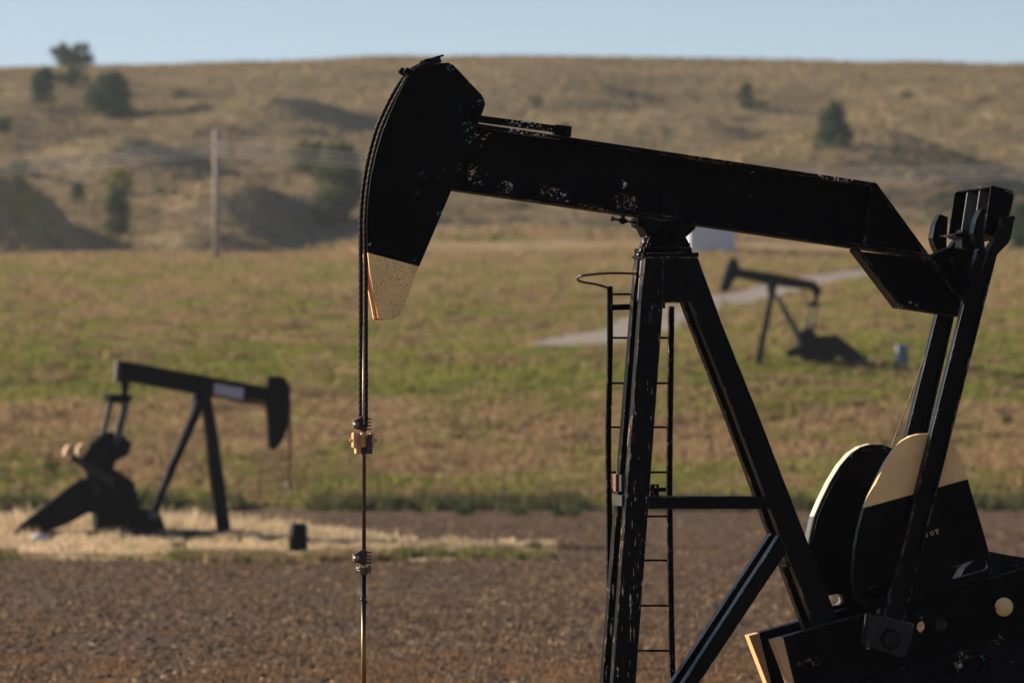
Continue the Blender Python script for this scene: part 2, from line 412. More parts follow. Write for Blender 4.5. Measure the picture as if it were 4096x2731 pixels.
def tufts(name, x, y, h, w, blades, m, label, cat, lean=0.5, zoff=0.0):
    """many small blades gathered in tufts, as one mesh"""
    if y.max() > 200:
        rc = np.array(ROADC)[::3]; dm = np.full(len(x), 9e9)
        for a_, b_, w_ in rc: dm = np.minimum(dm, np.hypot(x - a_, y - b_) - w_)
        x, y, h, w = x[dm > 0.3], y[dm > 0.3], h[dm > 0.3], w[dm > 0.3]
    k = len(x); z = height(x, y) + zoff
    ang = rng.random((k, blades)) * 6.283; out = rng.random((k, blades)) * w[:, None] * 0.5
    bx = x[:, None] + np.cos(ang) * out; by = y[:, None] + np.sin(ang) * out
    ta = ang + rng.normal(0, 0.6, (k, blades)); hh = h[:, None] * rng.uniform(0.5, 1.1, (k, blades))
    tx = bx + np.cos(ta) * hh * lean * rng.random((k, blades)); ty = by + np.sin(ta) * hh * lean * rng.random((k, blades))
    bw = w[:, None] * rng.uniform(0.06, 0.16, (k, blades)); fa = rng.random((k, blades)) * 3.1416
    z0 = np.broadcast_to(z[:, None], bx.shape)
    A = np.stack([bx - np.cos(fa) * bw, by - np.sin(fa) * bw, z0 - 0.02], -1); B = np.stack([bx + np.cos(fa) * bw, by + np.sin(fa) * bw, z0 - 0.02], -1)
    T = np.stack([tx, ty, z0 + hh], -1)
    v = np.stack([A, B, T], 2).reshape(-1, 3).astype(np.float32); nf = len(v) // 3
    me = bpy.data.meshes.new(name); me.vertices.add(len(v)); me.vertices.foreach_set('co', v.ravel())
    me.loops.add(nf * 3); me.loops.foreach_set('vertex_index', np.arange(nf * 3, dtype=np.int32))
    me.polygons.add(nf); me.polygons.foreach_set('loop_start', np.arange(0, nf * 3, 3, dtype=np.int32)); me.polygons.foreach_set('loop_total', np.full(nf, 3, np.int32))
    me.update(calc_edges=True); me.materials.append(m)
    o = bpy.data.objects.new(name, me); COL.objects.link(o); tag(o, label, cat, kind='stuff'); return o
def spread(k, y0, y1, margin=1.15, power=1.0):
    m = int(k * 1.75); y = y0 + (y1 - y0) * rng.random(m) ** power; u = (rng.random(m) - 0.5) * margin * 1.1
    u[k:] = np.where(rng.random(m - k) < .5, -1, 1) * rng.uniform(.62, 1.5, m - k); x = u * (y * 4096 / F)
    return x, y
M_TUFT = cover_mat('tuft_grass', 'pasture')
x, y = spread(52000, 180, 330, power=1.3); dens = n3(x / 3.0, y / 5.0) + n2(x / 1.2, y / 1.2) * 0.6
kx = dens > -0.5; x, y = x[kx], y[kx]; dens = dens[kx]
tufts('pasture_tufts', x, y, rng.uniform(0.10, 0.30, len(x)) * (0.7 + 0.8 * np.clip(dens + .2, 0, 1)), rng.uniform(0.3, 0.8, len(x)), 7, M_TUFT, 'tan and green tufts of grass covering the open pasture slope', 'grass')
x, y = spread(26000, 330, 480)
tufts('upper_pasture_tufts', x, y, rng.uniform(0.15, 0.5, len(x)), rng.uniform(0.5, 1.1, len(x)), 6, M_TUFT, 'dry tan grass along the upper edge of the pasture below the hill', 'grass')
x, y = spread(42000, 500, 900)
tufts('hill_grass', x, y, rng.uniform(0.2, 0.7, len(x)), rng.uniform(0.7, 1.8, len(x)), 6, M_TUFT, 'brown prairie grass covering the hillside up to its crest', 'grass')
x, y = spread(1000, 183, 330, power=1.5); k_ = n1(x / 9, y / 14) > -.15; x, y = x[k_], y[k_]
nn = 9; x = np.repeat(x, nn) + rng.normal(0, .22, len(x) * nn); y = np.repeat(y, nn) + rng.normal(0, .3, len(y) * nn)
M_CLUMP = cover_mat('brown_grass', 'x', ((0.24, 0.155, 0.08), (0.34, 0.24, 0.13), 0.5), 0.2)
tufts('grass_clumps', x, y, rng.uniform(0.18, 0.42, len(x)), rng.uniform(0.3, 0.6, len(x)), 8, M_CLUMP, 'clumps of taller russet bunch grass dotted over the green pasture', 'grass')
# pale dry grass round the second pump
def pad_points(k):
    y = rng.uniform(123, 152, k); px = rng.uniform(-500, 2200, k); x = (px - 2048) / F * y
    w = 1 - np.clip((px - 1250) / 950, 0, 1) * 0.75
    mid = 132 + 3 * np.sin(px / 300); ok = (y > mid - 9 * w - rng.random(k) * 3 - 2.5 * n1(px / 70, y * 0)) & (y < mid + 20 * w * (0.5 + 0.5 * rng.random(k))) & (n2(px / 120, y / 3) + n3(px / 30, y / 1.2) * .6 + .55 - np.clip((px - 1150) / 1000, 0, .55) * (0.7 + rng.random(k)) > 0)
    return x[ok], y[ok], px[ok]
def cut(x, y, h):
    q = x / y * F + 2048
    for a_, b_, d_ in ((1140, 1245, 128.6), (50, 225, 136), (225, 560, 128), (540, 700, 128)): h = np.where((q > a_) & (q < b_) & (y < d_), h * 0.4, h)
    return h
M_PALE = cover_mat('pale_grass', 'x', ((0.64, 0.50, 0.33), (0.42, 0.32, 0.19), 0.35), 0.45)
x, y, px = pad_points(30000)
hh = np.interp(px, [900, 1250, 2100], [0.42, 0.28, 0.14]) * rng.uniform(0.5, 1.1, len(x)) * (1 + .9 * n4(px / 60, y / 2)) * np.where(y < 127, 0.6, 1.0); hh = hh * np.interp(y, [123, 133, 138], [.38, .5, 1]) * np.interp(y, [138, 144], [1, 1.35]) 
tufts('pale_grass', x, y, hh, rng.uniform(0.2, 0.45, len(x)), 8, M_PALE, 'pale dry grass standing round the pump on the left', 'grass', lean=0.35)
M_WEED = cover_mat('green_weeds', 'x', ((0.10, 0.12, 0.03), (0.24, 0.19, 0.08), 1.0), 0.3)
k = 5000; px = rng.uniform(-300, 2250, k); y = 124.5 - np.clip(px - 1300, -9e9, 0) * 0 + rng.normal(0, 0.9, k) + 1.5 * np.sin(px / 230); x = (px - 2048) / F * y
ok = n4(px / 60, y / 3) > 0.08; x, y = x[ok], y[ok]
tufts('weeds', x, y, cut(x, y, rng.uniform(0.08, 0.26, len(x))), rng.uniform(0.25, 0.5, len(x)), 8, M_WEED, 'green and brown weeds along the near edge of the pale grass', 'weeds')
k = 2600; px = rng.uniform(-300, 1500, k); y = 124.0 + rng.normal(0, 1.0, k) + 1.5 * np.sin(px / 230); x = (px - 2048) / F * y
ok = n4(px / 60, y / 3) < 0.05; x, y = x[ok], y[ok]
tufts('brown_weeds', x, y, cut(x, y, rng.uniform(0.1, 0.3, len(x))), rng.uniform(0.25, 0.5, len(x)), 8, M_CLUMP, 'reddish brown dry weeds along the near edge of the pale grass', 'weeds')
k = 12000; px = rng.uniform(-2500, 6600, k); y = 179.5 + rng.normal(0, 1.0, k); x = (px - 2048) / F * y
ok = n4(px / 150, y * 0) > -0.1; x, y = x[ok], y[ok]
tufts('edge_weeds', x, y, rng.uniform(0.15, 0.5, len(x)), rng.uniform(0.3, 0.7, len(x)), 8, cover_mat('edge_weed', 'x', ((0.055, 0.06, 0.02), (0.13, 0.12, 0.045), 0.8), 0.25), 'dark green weeds along the far edge of the ploughed field', 'weeds')
# clods and straw on the field
def clods(name, k, size, m, label, flat_=0.6, y0=63, y1=178, power=1.6, clump=None):
    y = y0 + (y1 - y0) * rng.random(k) ** power; x = (rng.random(k) - 0.5) * y * 4096 / F * 1.3; x = np.where(rng.random(k) < .25, x * 2.1, x)
    if clump is not None:
        ok = n3(x / clump, y / (clump * 1.5)) + 0.5 * n1(x / 0.5, y / 0.5) > 0.02; x, y = x[ok], y[ok]
    k = len(x); s = size[0] + (size[1] * 1.8 - size[0]) * rng.random(k) ** 2.2
    base = np.array([(1, 0, 0), (0.3, 0.9, 0.1), (-0.8, 0.5, 0), (-0.7, -0.6, 0), (0.4, -0.85, 0.05), (0.1, 0.05, 1.0)])
    fc = np.array([(0, 1, 5), (1, 2, 5), (2, 3, 5), (3, 4, 5), (4, 0, 5)])
    a = rng.random(k) * 6.283; ca, sa = np.cos(a), np.sin(a)
    b = base[None] * rng.uniform(0.6, 1.3, (k, 6, 1)) * s[:, None, None]
    vx = b[..., 0] * ca[:, None] - b[..., 1] * sa[:, None] + x[:, None]; vy = b[..., 0] * sa[:, None] + b[..., 1] * ca[:, None] + y[:, None]
    vz = b[..., 2] * flat_ - 0.004
    v = np.stack([vx, vy, vz], -1).reshape(-1, 3).astype(np.float32); f = (fc[None] + 6 * np.arange(k)[:, None, None]).reshape(-1, 3).astype(np.int32)
    me = bpy.data.meshes.new(name); me.vertices.add(len(v)); me.vertices.foreach_set('co', v.ravel()); nf = len(f)
    me.loops.add(nf * 3); me.loops.foreach_set('vertex_index', f.ravel()); me.polygons.add(nf)
    me.polygons.foreach_set('loop_start', np.arange(0, nf * 3, 3, dtype=np.int32)); me.polygons.foreach_set('loop_total', np.full(nf, 3, np.int32))
    me.update(calc_edges=True); me.materials.append(m); o = bpy.data.objects.new(name, me); COL.objects.link(o); tag(o, label, 'soil' if 'clod' in name else 'straw', kind='stuff')
M_CLOD = cover_mat('clod_soil', 'x', ((0.055, 0.033, 0.02), (0.15, 0.095, 0.056), 2.5), 0)
M_STRAW = cover_mat('straw', 'x', ((0.40, 0.25, 0.13), (0.75, 0.54, 0.33), 3.0), 0)
M_STUB = cover_mat('stubble', 'x', ((0.22, 0.12, 0.055), (0.32, 0.19, 0.1), 2.0), 0.2)
clods('soil_clods', 95000, (0.018, 0.062), M_CLOD, 'dark brown clods of ploughed soil across the field', 0.5)
clods('straw_residue', 26000, (0.012, 0.045), M_STRAW, 'pale straw residue littering the ploughed field', 0.3, clump=1.0)
k = 20000; y = 62 + 17 * rng.random(k) ** 1.3; x = (rng.random(k) - 0.5) * y * 0.24
ok = n4(x / 0.7, y / 1.5) + (72 - y) * 0.05 > 0.0; x, y = x[ok], y[ok]
tufts('stubble', x, y, rng.uniform(0.03, 0.10, len(x)), rng.uniform(0.06, 0.15, len(x)), 6, M_STUB, 'short orange brown stubble at the near edge of the field', 'stubble', lean=0.9)

M_RES = cover_mat('field_residue', 'x', ((0.085, 0.05, 0.028), (0.38, 0.25, 0.145), 1.7), 0.15)
k = 58000; y = 62 + 116 * rng.random(k) ** 1.5; x = (rng.random(k) - 0.5) * y * 4096 / F * 1.25; x = np.where(rng.random(k) < .28, x * 2.2, x)
ok = n4(x / 1.1, y / 3) + .5 * n2(x / .4, y / 1.2) > -.1; x, y = x[ok], y[ok]
tufts('field_residue', x, y, rng.uniform(0.02, 0.085, len(x)), rng.uniform(0.10, 0.34, len(x)), 6, M_RES, 'flattened brown straw residue lying over the ploughed field', 'straw', lean=1.2)
# ------------------------------------------------------------------ trees and shrubs
def leafm(name, a, b_): return cover_mat(name, 'x', (a, b_, 0.9), 0.25)
L_DARK = leafm('juniper_green', (0.025, 0.05, 0.014), (0.06, 0.10, 0.028)); L_YEL = leafm('yellow_leaves', (0.2, 0.18, 0.03), (0.28, 0.25, 0.06))
L_MID = leafm('mid_green', (0.06, 0.085, 0.025), (0.12, 0.13, 0.04)); L_OLV = leafm('olive_brush', (0.1, 0.095, 0.03), (0.17, 0.145, 0.05))
M_BARK = flat('bark', (0.09, 0.065, 0.045), 0.9)
KK = 4096 / 2352
def tree(px, py, w2, h2, m, label, cat='tree', name='juniper_tree', cone=0.6, leaves=1300, group=None, dmin=170.0):
    leaves = int(leaves * 2.4); fan = cone < .32
    """px, py, width and height as seen (2352-px picture); the crown is many leaf sprays through its volume"""
    g = ground_at(px * KK, py * KK, dmin); sc = g.y / F * KK; W = w2 * sc; H = h2 * sc
    root = empty(name, g); tag(root, label, cat, group)
    mb = MB(); mb.tube([(0, 0, -0.1), (W * .02, 0, H * .35), (-W * .02, 0, H * .8)], [H * .035, H * .025, H * .006], 7)
    limbs = []
    for i in range(9):
        a = i * 2.4 + random.random(); z = H * random.uniform(0.08, 0.6); q = Vector((math.cos(a) * W * .36, math.sin(a) * W * .36, z + H * .15))
        mb.tube([(0, 0, z), q], [H * .014, H * .004], 5); limbs.append(q)
    mb.build('trunk', M_BARK, root)
    cl = []
    while len(cl) < 34:
        t = random.random() ** 0.8; rad = (W / 2) * ((1 - t) ** 0.65 * cone + (1 - cone) * math.sin(math.pi * min(1, t * 0.85 + 0.12)) ** .5) * random.random() ** .55 * random.uniform(.85, 1.1)
        if fan: t = .12 + .8 * random.random(); rad = W / 2 * random.random() ** .5 * (.95 if t > .35 else .7)
        a = random.random() * 6.28; cl.append((math.cos(a) * rad, math.sin(a) * rad, t * H * .93, (0.12 + 0.12 * random.random()) * (W + H) / 2 * (1 - 0.45 * t)))
    V = []; Fc = []
    for i in range(leaves):
        c = random.choice(cl); d = Vector((random.gauss(0, 1), random.gauss(0, 1), random.gauss(0, 1))).normalized() * (c[3] * random.random() ** .5 * (1.7 if random.random() < .22 else 1))
        p = Vector(c[:3]) + d; p.z = max(0.03, p.z); s = random.uniform(0.05, 0.10) * (W * H) ** .5
        u = (d.normalized() + Vector((random.gauss(0, .5), random.gauss(0, .5), random.gauss(0.4, .5)))).normalized(); v = u.cross(Vector((random.random(), random.random(), random.random()))).normalized()
        k = len(V); V += [p - v * s * .35, p + v * s * .35, p + u * s]; Fc.append((k, k + 1, k + 2))
    mc = MB(); mc.add(V, Fc); mc.build('crown', m, root)
    return root
T = [
 (168, 156, 104, 56, L_DARK, 'wide dark juniper standing against the sky on the hill crest', .2, 1800),
 (98, 244, 68, 88, L_DARK, 'ragged dark juniper below the skyline tree at the upper left', .4, 1500),
 (160, 198, 84, 46, L_DARK, 'low dark juniper just under the skyline tree', .2, 1000),
 (255, 270, 112, 100, L_DARK, 'broad loose juniper right of the skyline tree, lower on the hill', .5, 1500),
 (10, 312, 36, 46, L_DARK, 'small round juniper at the left edge of the hill', .3, 900),
 (40, 402, 62, 34, L_DARK, 'low juniper on top of the shaded bluff at the left', .3, 700),
 (178, 468, 42, 50, L_MID, 'small green juniper on the bare slope left of the yellow tree', .5, 900),
 (268, 545, 66, 120, L_MID, 'tall slim green tree at the gully mouth under the yellow leaves', .6, 1600),
 (785, 512, 112, 178, L_MID, 'largest green tree, at the foot of the hill behind the wire rope', .33, 3000),
 (1714, 251, 44, 60, L_DARK, 'small upright juniper high on the hill above the beam', .4, 1000),
 (1914, 342, 92, 106, L_DARK, 'conical juniper on the hill above the tail of the beam', .75, 2200),
 (2346, 578, 60, 110, L_DARK, 'dark juniper cut by the right edge of the frame', .5, 1500),
]
for (px, py, w_, h_, m_, lab, cn, lv) in T: tree(px, py, w_, h_, m_, lab, cone=cn, leaves=lv)
tree(278, 450, 62, 66, L_YEL, 'small tree with bright yellow green leaves above the slim green tree', name='yellow_tree', cone=.3, leaves=900)
tree(712, 402, 84, 86, L_OLV, 'olive yellow bushy tree left of the largest green tree', name='olive_tree', cone=.3, leaves=1100)
for (px, py, w_, h_, m_, lab) in [
 (405, 224, 46, 20, L_OLV, 'low olive shrub right of the broad loose juniper'),
 (1232, 252, 36, 34, L_OLV, 'faint green shrub on the hill right of the horse head'),
 (1300, 300, 34, 22, L_OLV, 'small shrub on the hill just above the block on the beam'),
 (2080, 230, 34, 20, L_DARK, 'tiny dark shrub high on the hill at the right'),
 (1752, 250, 34, 18, L_MID, 'grey green shrub beside the small upright juniper'),
 (1190, 480, 70, 22, L_OLV, 'low olive shrub under the front of the beam'),
 (1065, 1186, 56, 30, L_DARK, 'dark rounded shrub on the field edge right of the polished rod'),
 (1195, 1184, 96, 24, L_MID, 'wide low dark shrub on the field edge left of the ladder'),
 (1300, 1187, 96, 20, L_DARK, 'low shrub on the field edge just left of the ladder'),
 (395, 1170, 130, 22, L_DARK, 'long dark weeds behind the legs of the left pump'),
 (118, 1092, 40, 36, L_MID, 'green bush on the pasture left of the left pump'),
 (2312, 978, 30, 30, L_OLV, 'small olive bush on the pasture near the right edge'),
 (410, 1272, 44, 32, L_MID, 'leafy green weed clump at the foot of the left pump'),
 (1232, 1262, 34, 20, L_DARK, 'dark tuft at the right end of the pale grass'),
]:
    tree(px, py, w_, h_, m_, lab, 'shrub', 'shrub', cone=.1, leaves=600, dmin=100.0)

# ------------------------------------------------------------------ materials of the machines
M_BLK = paint('black_paint', wear=1, fleck=0.80)
M_FAR = flat('weathered_black', (0.004, 0.004, 0.005), 0.5, spec=.04)
M_FARM = flat('highlight_black', (0.022, 0.021, 0.021), 0.5, spec=.15)  # lighter black: grey highlights of the left pump put into the colour
M_FARG = flat('far_grey', (0.07, 0.066, 0.062), 0.5, spec=.2)
M_STEEL = flat('rod_steel', (0.10, 0.06, 0.045), 0.4, 0.5, 0.35, 20)
M_ROPE = flat('greased_rope', (0.016, 0.008, 0.006), 0.6, 0.0, 0.4, 30, spec=.12)
M_BRASS = flat('yellow_paint_warm', (0.62, 0.32, 0.12), 0.45, 0.0, 0.2, 25)
M_RUSTY = flat('rusty_casting', (0.055, 0.034, 0.026), 0.65, 0.3, 0.5, 30)
M_ZINC = flat('zinc_bolt', (0.42, 0.40, 0.30), 0.35, 0.7, 0.3, 40)
M_CREAM = paint('cream_paint', CREAM, 0.5, fleck=0.74, edge=0.2)
M_WHITE = flat('white_paint', (0.62, 0.62, 0.60), 0.5, 0, 0.08)
M_RED = flat('red_plastic', (0.13, 0.03, 0.03), 0.5, 0, 0.1)

# ------------------------------------------------------------------ the near pump
A = Frame(2670, 40.0, R(10), 0.0)
L = A.L
pump = empty('pump_jack', A.root, A.th)
tag(pump, 'large black pump jack in front with cream painted horse head tip and counterweights', 'pump jack')
def P(pts, w): return [L(x, y, w) for (x, y) in pts]
def z1(pts): return [(x / 1.307 + 1350, y / 1.307 + 150) for x, y in pts]
def z2(pts): return [(x / 1.742 + 2250, y / 1.742 + 600) for x, y in pts]
def z3(pts): return [(x / 2.0905 + 3300, y / 2.0905 + 650) for x, y in pts]
def z4(pts): return [(x / 1.4507 + 2900, y / 1.4507 + 1650) for x, y in pts]
def z5(pts): return [(x / 1.0238 + 2250, y / 1.0238 + 1200) for x, y in pts]
def z6(pts): return [(x / 3.1364 + 2400, y / 3.1364 + 800) for x, y in pts]
def lp(z, x, y, w): return L(*z([(x, y)])[0], w)
WHT = (0.6, 0.57, 0.52)
# walking beam: web, two flanges, stiffeners
bw = 0.118
def along(p, q, t): return tuple(p[i] + (q[i] - p[i]) * t for i in range(2))
beam_spots = [(lp(z1, 715, 735, -.012), 0.11, (0.5, 0.36, 0.27)), (lp(z1, 1105, 805, -.012), 0.10, (0.42, 0.24, 0.15)), (lp(z1, 1180, 850, -.012), 0.10, WHT), (lp(z1, 750, 510, -.012), 0.10, (0.5, 0.42, 0.36)),
              (lp(z1, 890, 780, -.012), 0.09, CHIPC), (lp(z2, 440, 360, -.012), 0.13, (0.35, 0.24, 0.17)), (lp(z2, 440, 260, -.012), 0.07, CHIPC), (lp(z3, 830, 800, -.012), 0.05, WHT), (lp(z3, 720, 1190, -.012), 0.06, WHT)]
M_BEAM = paint('beam_black', spots=beam_spots, fleck=0.755, edge=0.8)
M_FLG = paint('flange_black', spots=[(lp(z1, 1000, 470, -bw), 0.35, WHT), (lp(z2, 200, 400, -bw), 0.25, (0.3, 0.1, 0.05)), (lp(z2, 1000, 60, -bw), 0.4, RUST), (lp(z2, 1900, 200, -bw), 0.25, CHIPC)], fleck=0.70, edge=1.0)
top = [(1690, 463), (3508, 732)]; bot = [(1640, 733), (3455, 1000)]
webp = [(1690, 463), (3508, 732), (3726, 1030), (3455, 1000), (1640, 733)]
mb = MB(); mb.plate(P([(x, y) for x, y in [(1692, 474), (3500, 741), (3712, 1020), (3455, 988), (1645, 722)]], -0.012), 0.024)
# the two side plates that close the section slightly inside the flange edges
beam = mb.build('walking_beam', M_BEAM, pump)
def flange(name, a, b, th, parent=beam, w=bw, m=M_FLG):
    p = Vector(L(a[0], a[1], -w)); q = Vector(L(b[0], b[1], -w)); p.y = q.y = 0
    d = (q - p).normalized(); nrm = Vector((-d.z, 0, d.x)) * (-th / 2)
    mb = MB(); mb.bar(p + nrm, q + nrm, 2 * w, abs(th)); return mb.build(name, m, parent, bevel=0.003)
flange('flange', (1880, 490), top[1], 0.028)
flange('flange', (1760, 750.5), (3722, 1034), -0.028)
flange('flange', (3508, 734), (3866, 1222), 0.024, w=bw - .002)
def stiff(pts, w0, w1, name='stiffener', parent=beam, m=M_BEAM, bev=0.003):
    mb = MB(); mb.plate(P(pts, w0), w1 - w0); return mb.build(name, m, parent, bevel=bev)
stiff(z2([(700, 240), (805, 248), (795, 470), (690, 458)]), -0.045, -0.013)
stiff(z3([(382, 190), (402, 195), (336, 702), (318, 700)]), -0.11, -0.013)
# tail bracket
tb = MB(); tb.plate(P(z3([(300, 745), (870, 805), (1180, 1180), (1140, 1270), (655, 1200)]), -0.02), 0.04)
tailb = tb.build('tail_bracket', M_BEAM, pump)
flange('flange', z3([(262, 728)])[0], z3([(632, 1215)])[0], -0.022, tailb, bw - .004)
flange('flange', z3([(632, 1214)])[0], z3([(1140, 1288)])[0], -0.022, tailb, bw - .006)
flange('flange', z3([(880, 800)])[0], z3([(1190, 1190)])[0], 0.02, tailb, bw - .03)
tb = MB(); tb.plate(P(z3([(890, 800), (930, 765), (1040, 712), (1190, 714), (1230, 900), (1190, 1150)]), -0.10), 0.2); tb.plate(P(z3([(1060, 800), (1150, 760), (1180, 830), (1160, 920), (1090, 920)]), -0.14), 0.28)
tb.build('tail_bearing', paint('bearing_black', rough=.6, fleck=.8), pump, bevel=0.012)
for zx, zy in ((900, 880), (1080, 830), (620, 1070), (1120, 1170)):
    mb = MB(); c = lp(z3, zx, zy, -0.115 if zx > 800 else -0.03); mb.cyl(c, (c[0], c[1] + .03, c[2]), .016, 6); mb.build('bolt', M_BLK, tailb)
# bar and block on top of the beam
bar = stiff([(1915, 461), (2222, 502), (2222, 530), (1915, 489)], -0.05, 0.0, 'latch_bar', pump, M_FLG)
stiff([(2222, 498), (2287, 506), (2285, 548), (2220, 541)], -0.08, 0.03, 'latch_block', bar, M_BLK, 0.004)
mb = MB(); c = lp(z1, 1185, 490, -0.095); mb.cyl(c, (c[0], c[1] + .03, c[2]), .02, 6); mb.build('bolt', M_BLK, bar)

# horse head
hw = 0.124
p1 = L(1473, 1011, -hw); p2 = L(1680, 1067, -hw)
nx, nz = (p2[2] - p1[2]), -(p2[0] - p1[0]); ln = math.hypot(nx, nz); nx /= ln; nz /= ln
if nx * 0 + nz * -1 < 0: nx, nz = -nx, -nz
c0 = nx * p1[0] + nz * p1[2]
head_spots = [(lp(z1, 745, 345, -hw), 0.075, TEAL), (lp(z1, 680, 465, -hw), 0.07, TEAL), (lp(z1, 650, 370, -hw), 0.045, TEAL), (lp(z1, 690, 530, -hw), 0.05, TEAL), (lp(z1, 690, 240, -hw), 0.04, TEAL), (lp(z1, 590, 150, -hw), 0.06, TEAL),
              (lp(z1, 640, 680, -hw), 0.06, (0.1, 0.2, 0.17)), (lp(z1, 535, 920, -hw), 0.045, TEAL), (lp(z1, 450, 720, -hw), 0.06, (0.09, 0.085, 0.08)), (lp(z1, 540, 710, -hw), 0.06, (0.09, 0.085, 0.08)), (lp(z1, 165, 1085, -hw), 0.02, CHIPC), (lp(z1, 420, 820, -hw), 0.06, (0.06, 0.055, 0.05)), (lp(z1, 400, 1040, -hw), 0.05, (0.05, 0.05, 0.05)), (lp(z1, 405, 1160, -hw), 0.02, TEAL)]
M_HEAD = paint('horse_head_paint', spots=head_spots, split=[(nx, nz, c0, CREAM)], fleck=0.80, edge=0.35, speckle=True)
hp = z1([(450, 160), (490, 146), (535, 135), (580, 133), (606, 145), (640, 180), (700, 244), (752, 298), (768, 325), (773, 350), (764, 378), (700, 545), (600, 790), (510, 1005), (428, 1195), (380, 1318), (336, 1432), (322, 1458), (298, 1471), (258, 1475), (226, 1474), (214, 1468),
         (206, 1420), (186, 1320), (168, 1225), (158, 1120), (154, 1020), (155, 920), (162, 820), (178, 710), (200, 610), (232, 500), (268, 410), (318, 300), (352, 232), (378, 192), (410, 172)])
hl = P(hp, -hw)
hole = [(lp(z1, 706 + 11 * math.cos(t), 408 + 11 * math.sin(t), -hw)) for t in np.linspace(0, 6.283, 13)[:-1]]
mb = MB(); mb.plate(hl, 0.03, [hole])
head = mb.build('horse_head', M_HEAD, pump, bevel=0.003)
mb = MB(); mb.plate([(x, hw - 0.03, z) for x, _, z in hl], 0.03); mb.build('side_plate', M_HEAD, head, bevel=0.003)
# curved face plate between the side plates and the groove edges
fr = hl[21:37] + hl[0:3]
vs = []; fs = []
for i, p in enumerate(fr):
    vs += [(p[0] + 0.006, -hw + 0.004, p[2]), (p[0] + 0.006, hw - 0.004, p[2]), (p[0] + 0.026, -hw + 0.004, p[2]), (p[0] + 0.026, hw - 0.004, p[2])]
for i in range(len(fr) - 1):
    k = 4 * i; fs += [(k, k + 1, k + 5, k + 4), (k + 2, k + 6, k + 7, k + 3)]
mb = MB(); mb.add(vs, fs, True)
rp_, np_2 = paint('face_plate_paint', (0.03, 0.02, 0.016), split=[(nx, nz, c0, (0.13, 0.04, 0.02))], edge=0, fleck=.75), None
mb.build('face_plate', rp_, head)
mb = MB()   # back plate
bk = [hl[i] for i in range(4, 20)]
vs = []; fs = []
for p in bk: vs += [(p[0] - 0.012, -hw + .004, p[2]), (p[0] - 0.012, hw - .004, p[2])]
fs = [(2 * i, 2 * i + 1, 2 * i + 3, 2 * i + 2) for i in range(len(bk) - 1)]
mb.add(vs, fs); mb.build('back_plate', M_HEAD, head)
mb = MB()
for zx, zy in ((537, 790),):
    c = lp(z1, zx, zy, -hw - .012); mb.cyl(c, (c[0], c[1] + .02, c[2]), .013, 6)
mb.build('bolt', M_BLK, head)

# bridle: two laid wire ropes over the head
rr = 0.0145
def rope(path_px, w, x0, y0, y1):
    pts = [L(x, y, w) for x, y in z1(path_px)]
    pts += [L(x0, y, w) for y in np.arange(1100, y1, 60)]
    pts.append(L(x0, y1, w))
    c = catmull(pts, 12)
    out = [c[0]]; acc = 0
    for a, b in zip(c, c[1:]):
        n_ = max(1, int((b - a).length / 0.008)); out += [a.lerp(b, k / n_) for k in range(1, n_ + 1)]
    mb = MB(); mb.tube(out, rr, 24, star=0.11, lobes=6, pitch=0.26); return mb.build('wire_rope', M_ROPE, pump)
near_path = [(540, 120), (500, 132), (440, 152), (392, 182), (362, 214), (335, 262), (300, 325), (262, 402), (225, 490), (196, 590), (171, 700), (154, 820), (146, 930), (144, 1010)]
rope(near_path, -0.075, 1463, 1100, 1706)
far_path = [(538, 112), (490, 128), (425, 150), (375, 180), (345, 214), (312, 262), (276, 325), (238, 402), (201, 490), (172, 590), (148, 700), (131, 820), (123, 930), (121, 1010)]
rope(far_path, 0.075, 1443, 1100, 1706)
mb = MB()
c = Vector(lp(z1, 492, 112, 0)); d = (Vector(lp(z1, 543, 100, 0)) - Vector(lp(z1, 440, 128, 0)))
mb.bar(c - d / 2, c + d / 2, 0.2, 0.012); rk = mb.build('rope_keeper', M_BLK, pump, bevel=.002)
for w, zx, zy in ((-0.085, 367, 180), (0.085, 340, 180)):
    mb = MB(); c = Vector(lp(z1, zx, zy, w)); dd_ = Vector((0.62, 0, 0.78)); mb.bar(c - dd_ * .02, c + dd_ * .02, 0.06, 0.045); mb.build('rope_clip', M_BLK, rk, bevel=.003)

# ---- samson post
lt, lb = -0.19, -0.26       # across offset of the near legs at the top and at the foot
YT, YB = 1036.0, 3440.0
def wof(y): return lt + (lb - lt) * (y - YT) / (YB - YT)
def PL(pts): return [L(x, y, wof(y)) for x, y in pts]
post_m = paint('post_black', spots=[(lp(z6, 580, 960, lt), .06, CHIPC), (lp(z6, 745, 1350, lt), .07, (0.3, .27, .24)), (lp(z6, 600, 1480, lt), .08, (.05, .05, .05))], fleck=0.65, edge=1.0, spec=.045, rough=.34, stretch=(1.5, 1.5, 0.16))
post_m2 = paint('post_black_plain', fleck=0.74, edge=0.9, spec=.045, rough=.34, stretch=(1.2, 1.2, .5))
capm = paint('cap_black', fleck=0.69, edge=1.0)
mb = MB(); mb.plate(P([(2572, 1012), (2795, 1010), (2795, 1029), (2572, 1031)], -0.20), 0.40); post = mb.build('samson_post', capm, pump, bevel=.003)
def leg(pts, th=0.115, m=post_m, name='leg', near=True):
    q = PL(pts)
    if not near: q = [(x, -w - th, z) for x, w, z in q]
    mb = MB()
    # channel section: a web plate set back between two flanges on the leg's edges
    mb.plate(q, th); return mb.build(name, m, post, bevel=.005)
def xl(y): return 2560 - 0.0718 * (y - 1200) if y > 1144 else 2566 + (1144 - y) * 0.13
fleg = [(2580, 1031), (2650, 1031), (2650, 1235), (2653, 1200), (2492, 3440), (2399, 3440), (2568, 1150)]
fleg = [(2580, 1031), (2654, 1031), (2651, 1236), (2492, 3440), (2399, 3440), (2568, 1150)]
